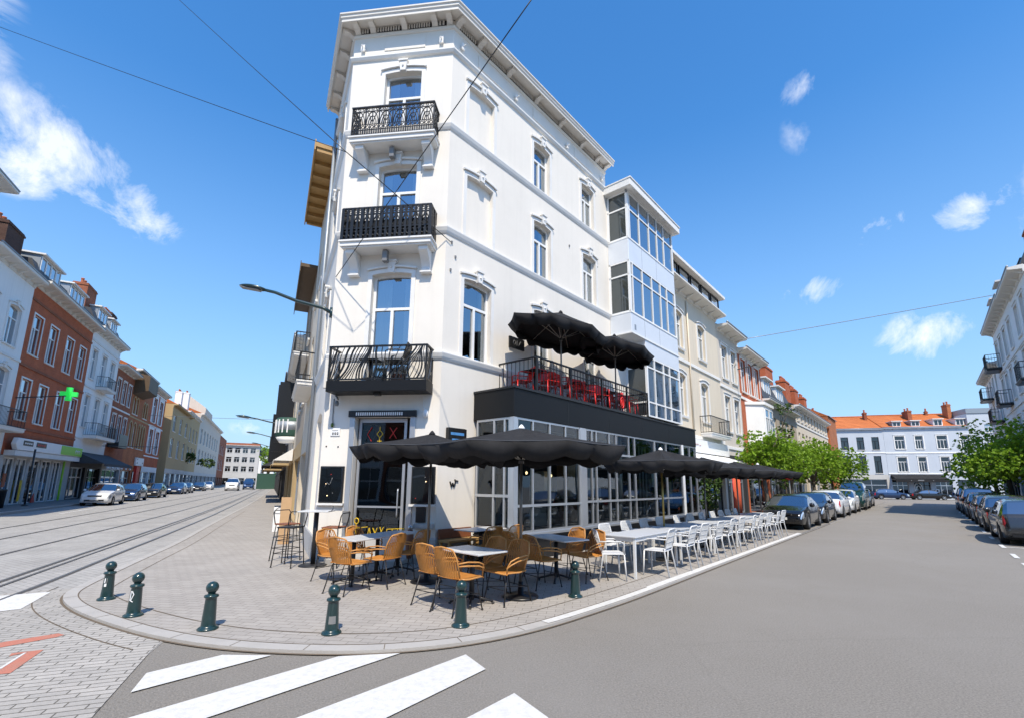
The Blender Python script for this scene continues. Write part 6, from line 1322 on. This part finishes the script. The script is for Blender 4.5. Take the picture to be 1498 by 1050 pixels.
t = thing('sign_pole', 'slim dark pole on the left pavement before the pharmacy', 'pole', Lp(26.6,13.6,.13)); b = MB(); b.tube([(0,0,0),(0,0,3.3)], .05, 8); b.lathe([(.16,0),(.16,.03),(.06,.10)], n=12); b.build('post', M['steel_blk'], t)
t = thing('litter_bin', 'dark cylindrical bin on the left pavement at the picture edge', 'bin', Lp(24.2,13.9,.13)); b = MB(); b.lathe([(.25,0),(.28,.9),(.30,.92),(.28,1.0),(.1,1.02)], n=14); b.build('drum', M['black'], t)
t = thing('road_sign', 'small red and white road sign behind the black saloon', 'road sign', Rp(23.4,2.2,.05), fr); b = MB(); b.tube([(0,0,0),(0,0,2.4)], .035, 8); b.build('post', M['lampgrey'], t); b = MB(); Mx = Matrix.Translation((0,-.05,2.2)) @ Matrix.Rotation(R_(90),4,'X'); b.lathe([(.26,-.01),(.26,.012)], n=20, M=Mx); b.build('sign_plate', M['red'], t); b = MB(); b.box(-.17,.17,-.07,-.064,2.16,2.24); b.build('sign_bar', M['white'], t)

# ---------------------------------------------------------------- sky, sun, camera
SUN_AZ, SUN_EL = 171, 56
w = bpy.data.worlds.new('World'); sc.world = w; w.use_nodes = True; nt = w.node_tree; L = nt.links; bg = nt.nodes['Background']
sk = nt.nodes.new('ShaderNodeTexSky'); sk.sky_type = 'NISHITA'; sk.sun_disc = False; sk.sun_elevation = R_(SUN_EL); sk.sun_rotation = R_(SUN_AZ); sk.air_density = 1.0; sk.dust_density = .3; sk.ozone_density = 2.5
tc = nt.nodes.new('ShaderNodeTexCoord'); dirn = tc.outputs['Generated']
hs = nt.nodes.new('ShaderNodeHueSaturation'); hs.inputs['Saturation'].default_value = 1.3; hs.inputs['Value'].default_value = 1.52; L.new(sk.outputs[0], hs.inputs['Color'])
def cdir(px, py):      # direction of a cloud on the sky, measured once in the photograph
    p, ro = R_(10.665), R_(.507); f = 687.26; x, y = (px-749)/f, -(py-576.31)/f
    fwd = Vector((0,math.cos(p),math.sin(p))); up = Vector((0,-math.sin(p),math.cos(p))); rt = Vector((1,0,0)); r2 = rt*math.cos(ro)+up*math.sin(ro); u2 = up*math.cos(ro)-rt*math.sin(ro)
    return (fwd + r2*x + u2*y).normalized()
def mth(op, a, b=None, c=None):
    n = nt.nodes.new('ShaderNodeMath'); n.operation = op
    for i, v in enumerate((a, b, c)):
        if v is None: continue
        if hasattr(v, 'node'): L.new(v, n.inputs[i])
        else: n.inputs[i].default_value = v
    return n.outputs[0]
def dot(v):
    n = nt.nodes.new('ShaderNodeVectorMath'); n.operation = 'DOT_PRODUCT'; L.new(dirn, n.inputs[0]); n.inputs[1].default_value = v; return n.outputs['Value']
lobes = [((90,232),(190,288),.065,.72), ((15,185),(-70,130),.075,.58), ((195,302),(250,332),.05,.8), ((140,262),(200,298),.055,.75), ((35,240),(100,262),.055,.74), ((-200,130),(-380,40),.25,.8), ((1180,122),(1215,98),.026,.30), ((1165,200),(1180,215),.026,.22), ((1420,302),(1466,285),.038,1.05), ((1290,330),(1325,318),.032,.85), ((1188,425),(1222,415),.034,1.1), ((1360,492),(1425,480),.040,.95), ((1190,388),(1210,385),.02,.35), ((1330,480),(1300,485),.03,.6), ((370,622),(395,620),.02,.5), ((1700,300),(1900,250),.2,.8)]
tot = None
for (c, e, wd, st) in lobes:
    C0, C1 = cdir(*c), cdir(*e); ax = (C1-C0); ln = ax.length; ax = (ax - C0*ax.dot(C0)).normalized(); bx = C0.cross(ax)
    a = mth('DIVIDE', dot(ax), ln*1.5); d = mth('DIVIDE', dot(bx), wd); r2 = mth('ADD', mth('MULTIPLY', a, a), mth('MULTIPLY', d, d))
    v = mth('MULTIPLY', mth('MAXIMUM', mth('SUBTRACT', 1.0, r2), 0.0), st); v = mth('MULTIPLY', v, mth('GREATER_THAN', dot(C0), 0.3)); tot = v if tot is None else mth('MAXIMUM', tot, v)
n1 = nt.nodes.new('ShaderNodeTexNoise'); n1.inputs['Scale'].default_value = 9; n1.inputs['Detail'].default_value = 9; n1.inputs['Roughness'].default_value = .66; n1.inputs['Distortion'].default_value = .5; mpn = nt.nodes.new('ShaderNodeMapping'); mpn.inputs['Location'].default_value = (2.3,.7,5.1); L.new(dirn, mpn.inputs['Vector']); L.new(mpn.outputs[0], n1.inputs['Vector'])
den = mth('ADD', mth('MULTIPLY', mth('SUBTRACT', n1.outputs['Fac'], .575), 4.6), mth('MULTIPLY', tot, 1.0))
den = mth('MULTIPLY', mth('MINIMUM', mth('MAXIMUM', den, 0.0), 1.0), mth('MINIMUM', mth('MULTIPLY', tot, 3.0), 1.0))
mx = nt.nodes.new('ShaderNodeMix'); mx.data_type = 'RGBA'; L.new(mth('MULTIPLY', den, .74), mx.inputs[0]); L.new(hs.outputs[0], mx.inputs[6]); mx.inputs[7].default_value = (6.9,7.0,7.2,1)
hz = nt.nodes.new('ShaderNodeMix'); hz.data_type = 'RGBA'; up_ = mth('MAXIMUM', dot((0,0,1)), 0.0); hf = mth('POWER', mth('MAXIMUM', mth('SUBTRACT', 1.0, mth('DIVIDE', up_, .62)), 0.0), 1.25)
L.new(mth('MULTIPLY', hf, .95), hz.inputs[0]); L.new(hs.outputs[0], hz.inputs[6]); hz.inputs[7].default_value = (2.1,3.35,4.95,1); L.new(hz.outputs[2], mx.inputs[6])
L.new(mx.outputs[2], bg.inputs['Color']); bg.inputs['Strength'].default_value = .15
sd = bpy.data.lights.new('sun', 'SUN'); sd.energy = 4.6; sd.angle = R_(.53); sd.color = (1,.91,.76); so = bpy.data.objects.new('sun', sd); COL.objects.link(so)
sv = Vector((math.sin(R_(SUN_AZ))*math.cos(R_(SUN_EL)), math.cos(R_(SUN_AZ))*math.cos(R_(SUN_EL)), math.sin(R_(SUN_EL)))); so.rotation_euler = sv.to_track_quat('Z','Y').to_euler(); so.location = (0,-20,40)
cd = bpy.data.cameras.new('camera'); co = bpy.data.objects.new('camera', cd); COL.objects.link(co); sc.camera = co
cd.sensor_fit = 'HORIZONTAL'; cd.sensor_width = 36; cd.lens = 36*687.26/1498; cd.shift_y = (576.31-525)/1498; cd.clip_end = 3000; cd.clip_start = .05
p, ro = R_(10.665), R_(.507); fwd = Vector((0,math.cos(p),math.sin(p))); up = Vector((0,-math.sin(p),math.cos(p))); rt = Vector((1,0,0)); r2 = rt*math.cos(ro)+up*math.sin(ro); u2 = up*math.cos(ro)-rt*math.sin(ro)
co.matrix_world = Matrix(((r2.x,u2.x,-fwd.x,0),(r2.y,u2.y,-fwd.y,0),(r2.z,u2.z,-fwd.z,1.7),(0,0,0,1)))
vs_ = sc.view_settings; sc.display_settings.display_device = 'sRGB'; vs_.view_transform = 'Standard'; vs_.look = 'None'; vs_.exposure = .26; vs_.gamma = 1
try: sc.cycles.max_bounces = 8; sc.cycles.transparent_max_bounces = 12; sc.cycles.caustics_reflective = False; sc.cycles.caustics_refractive = False
except Exception: pass
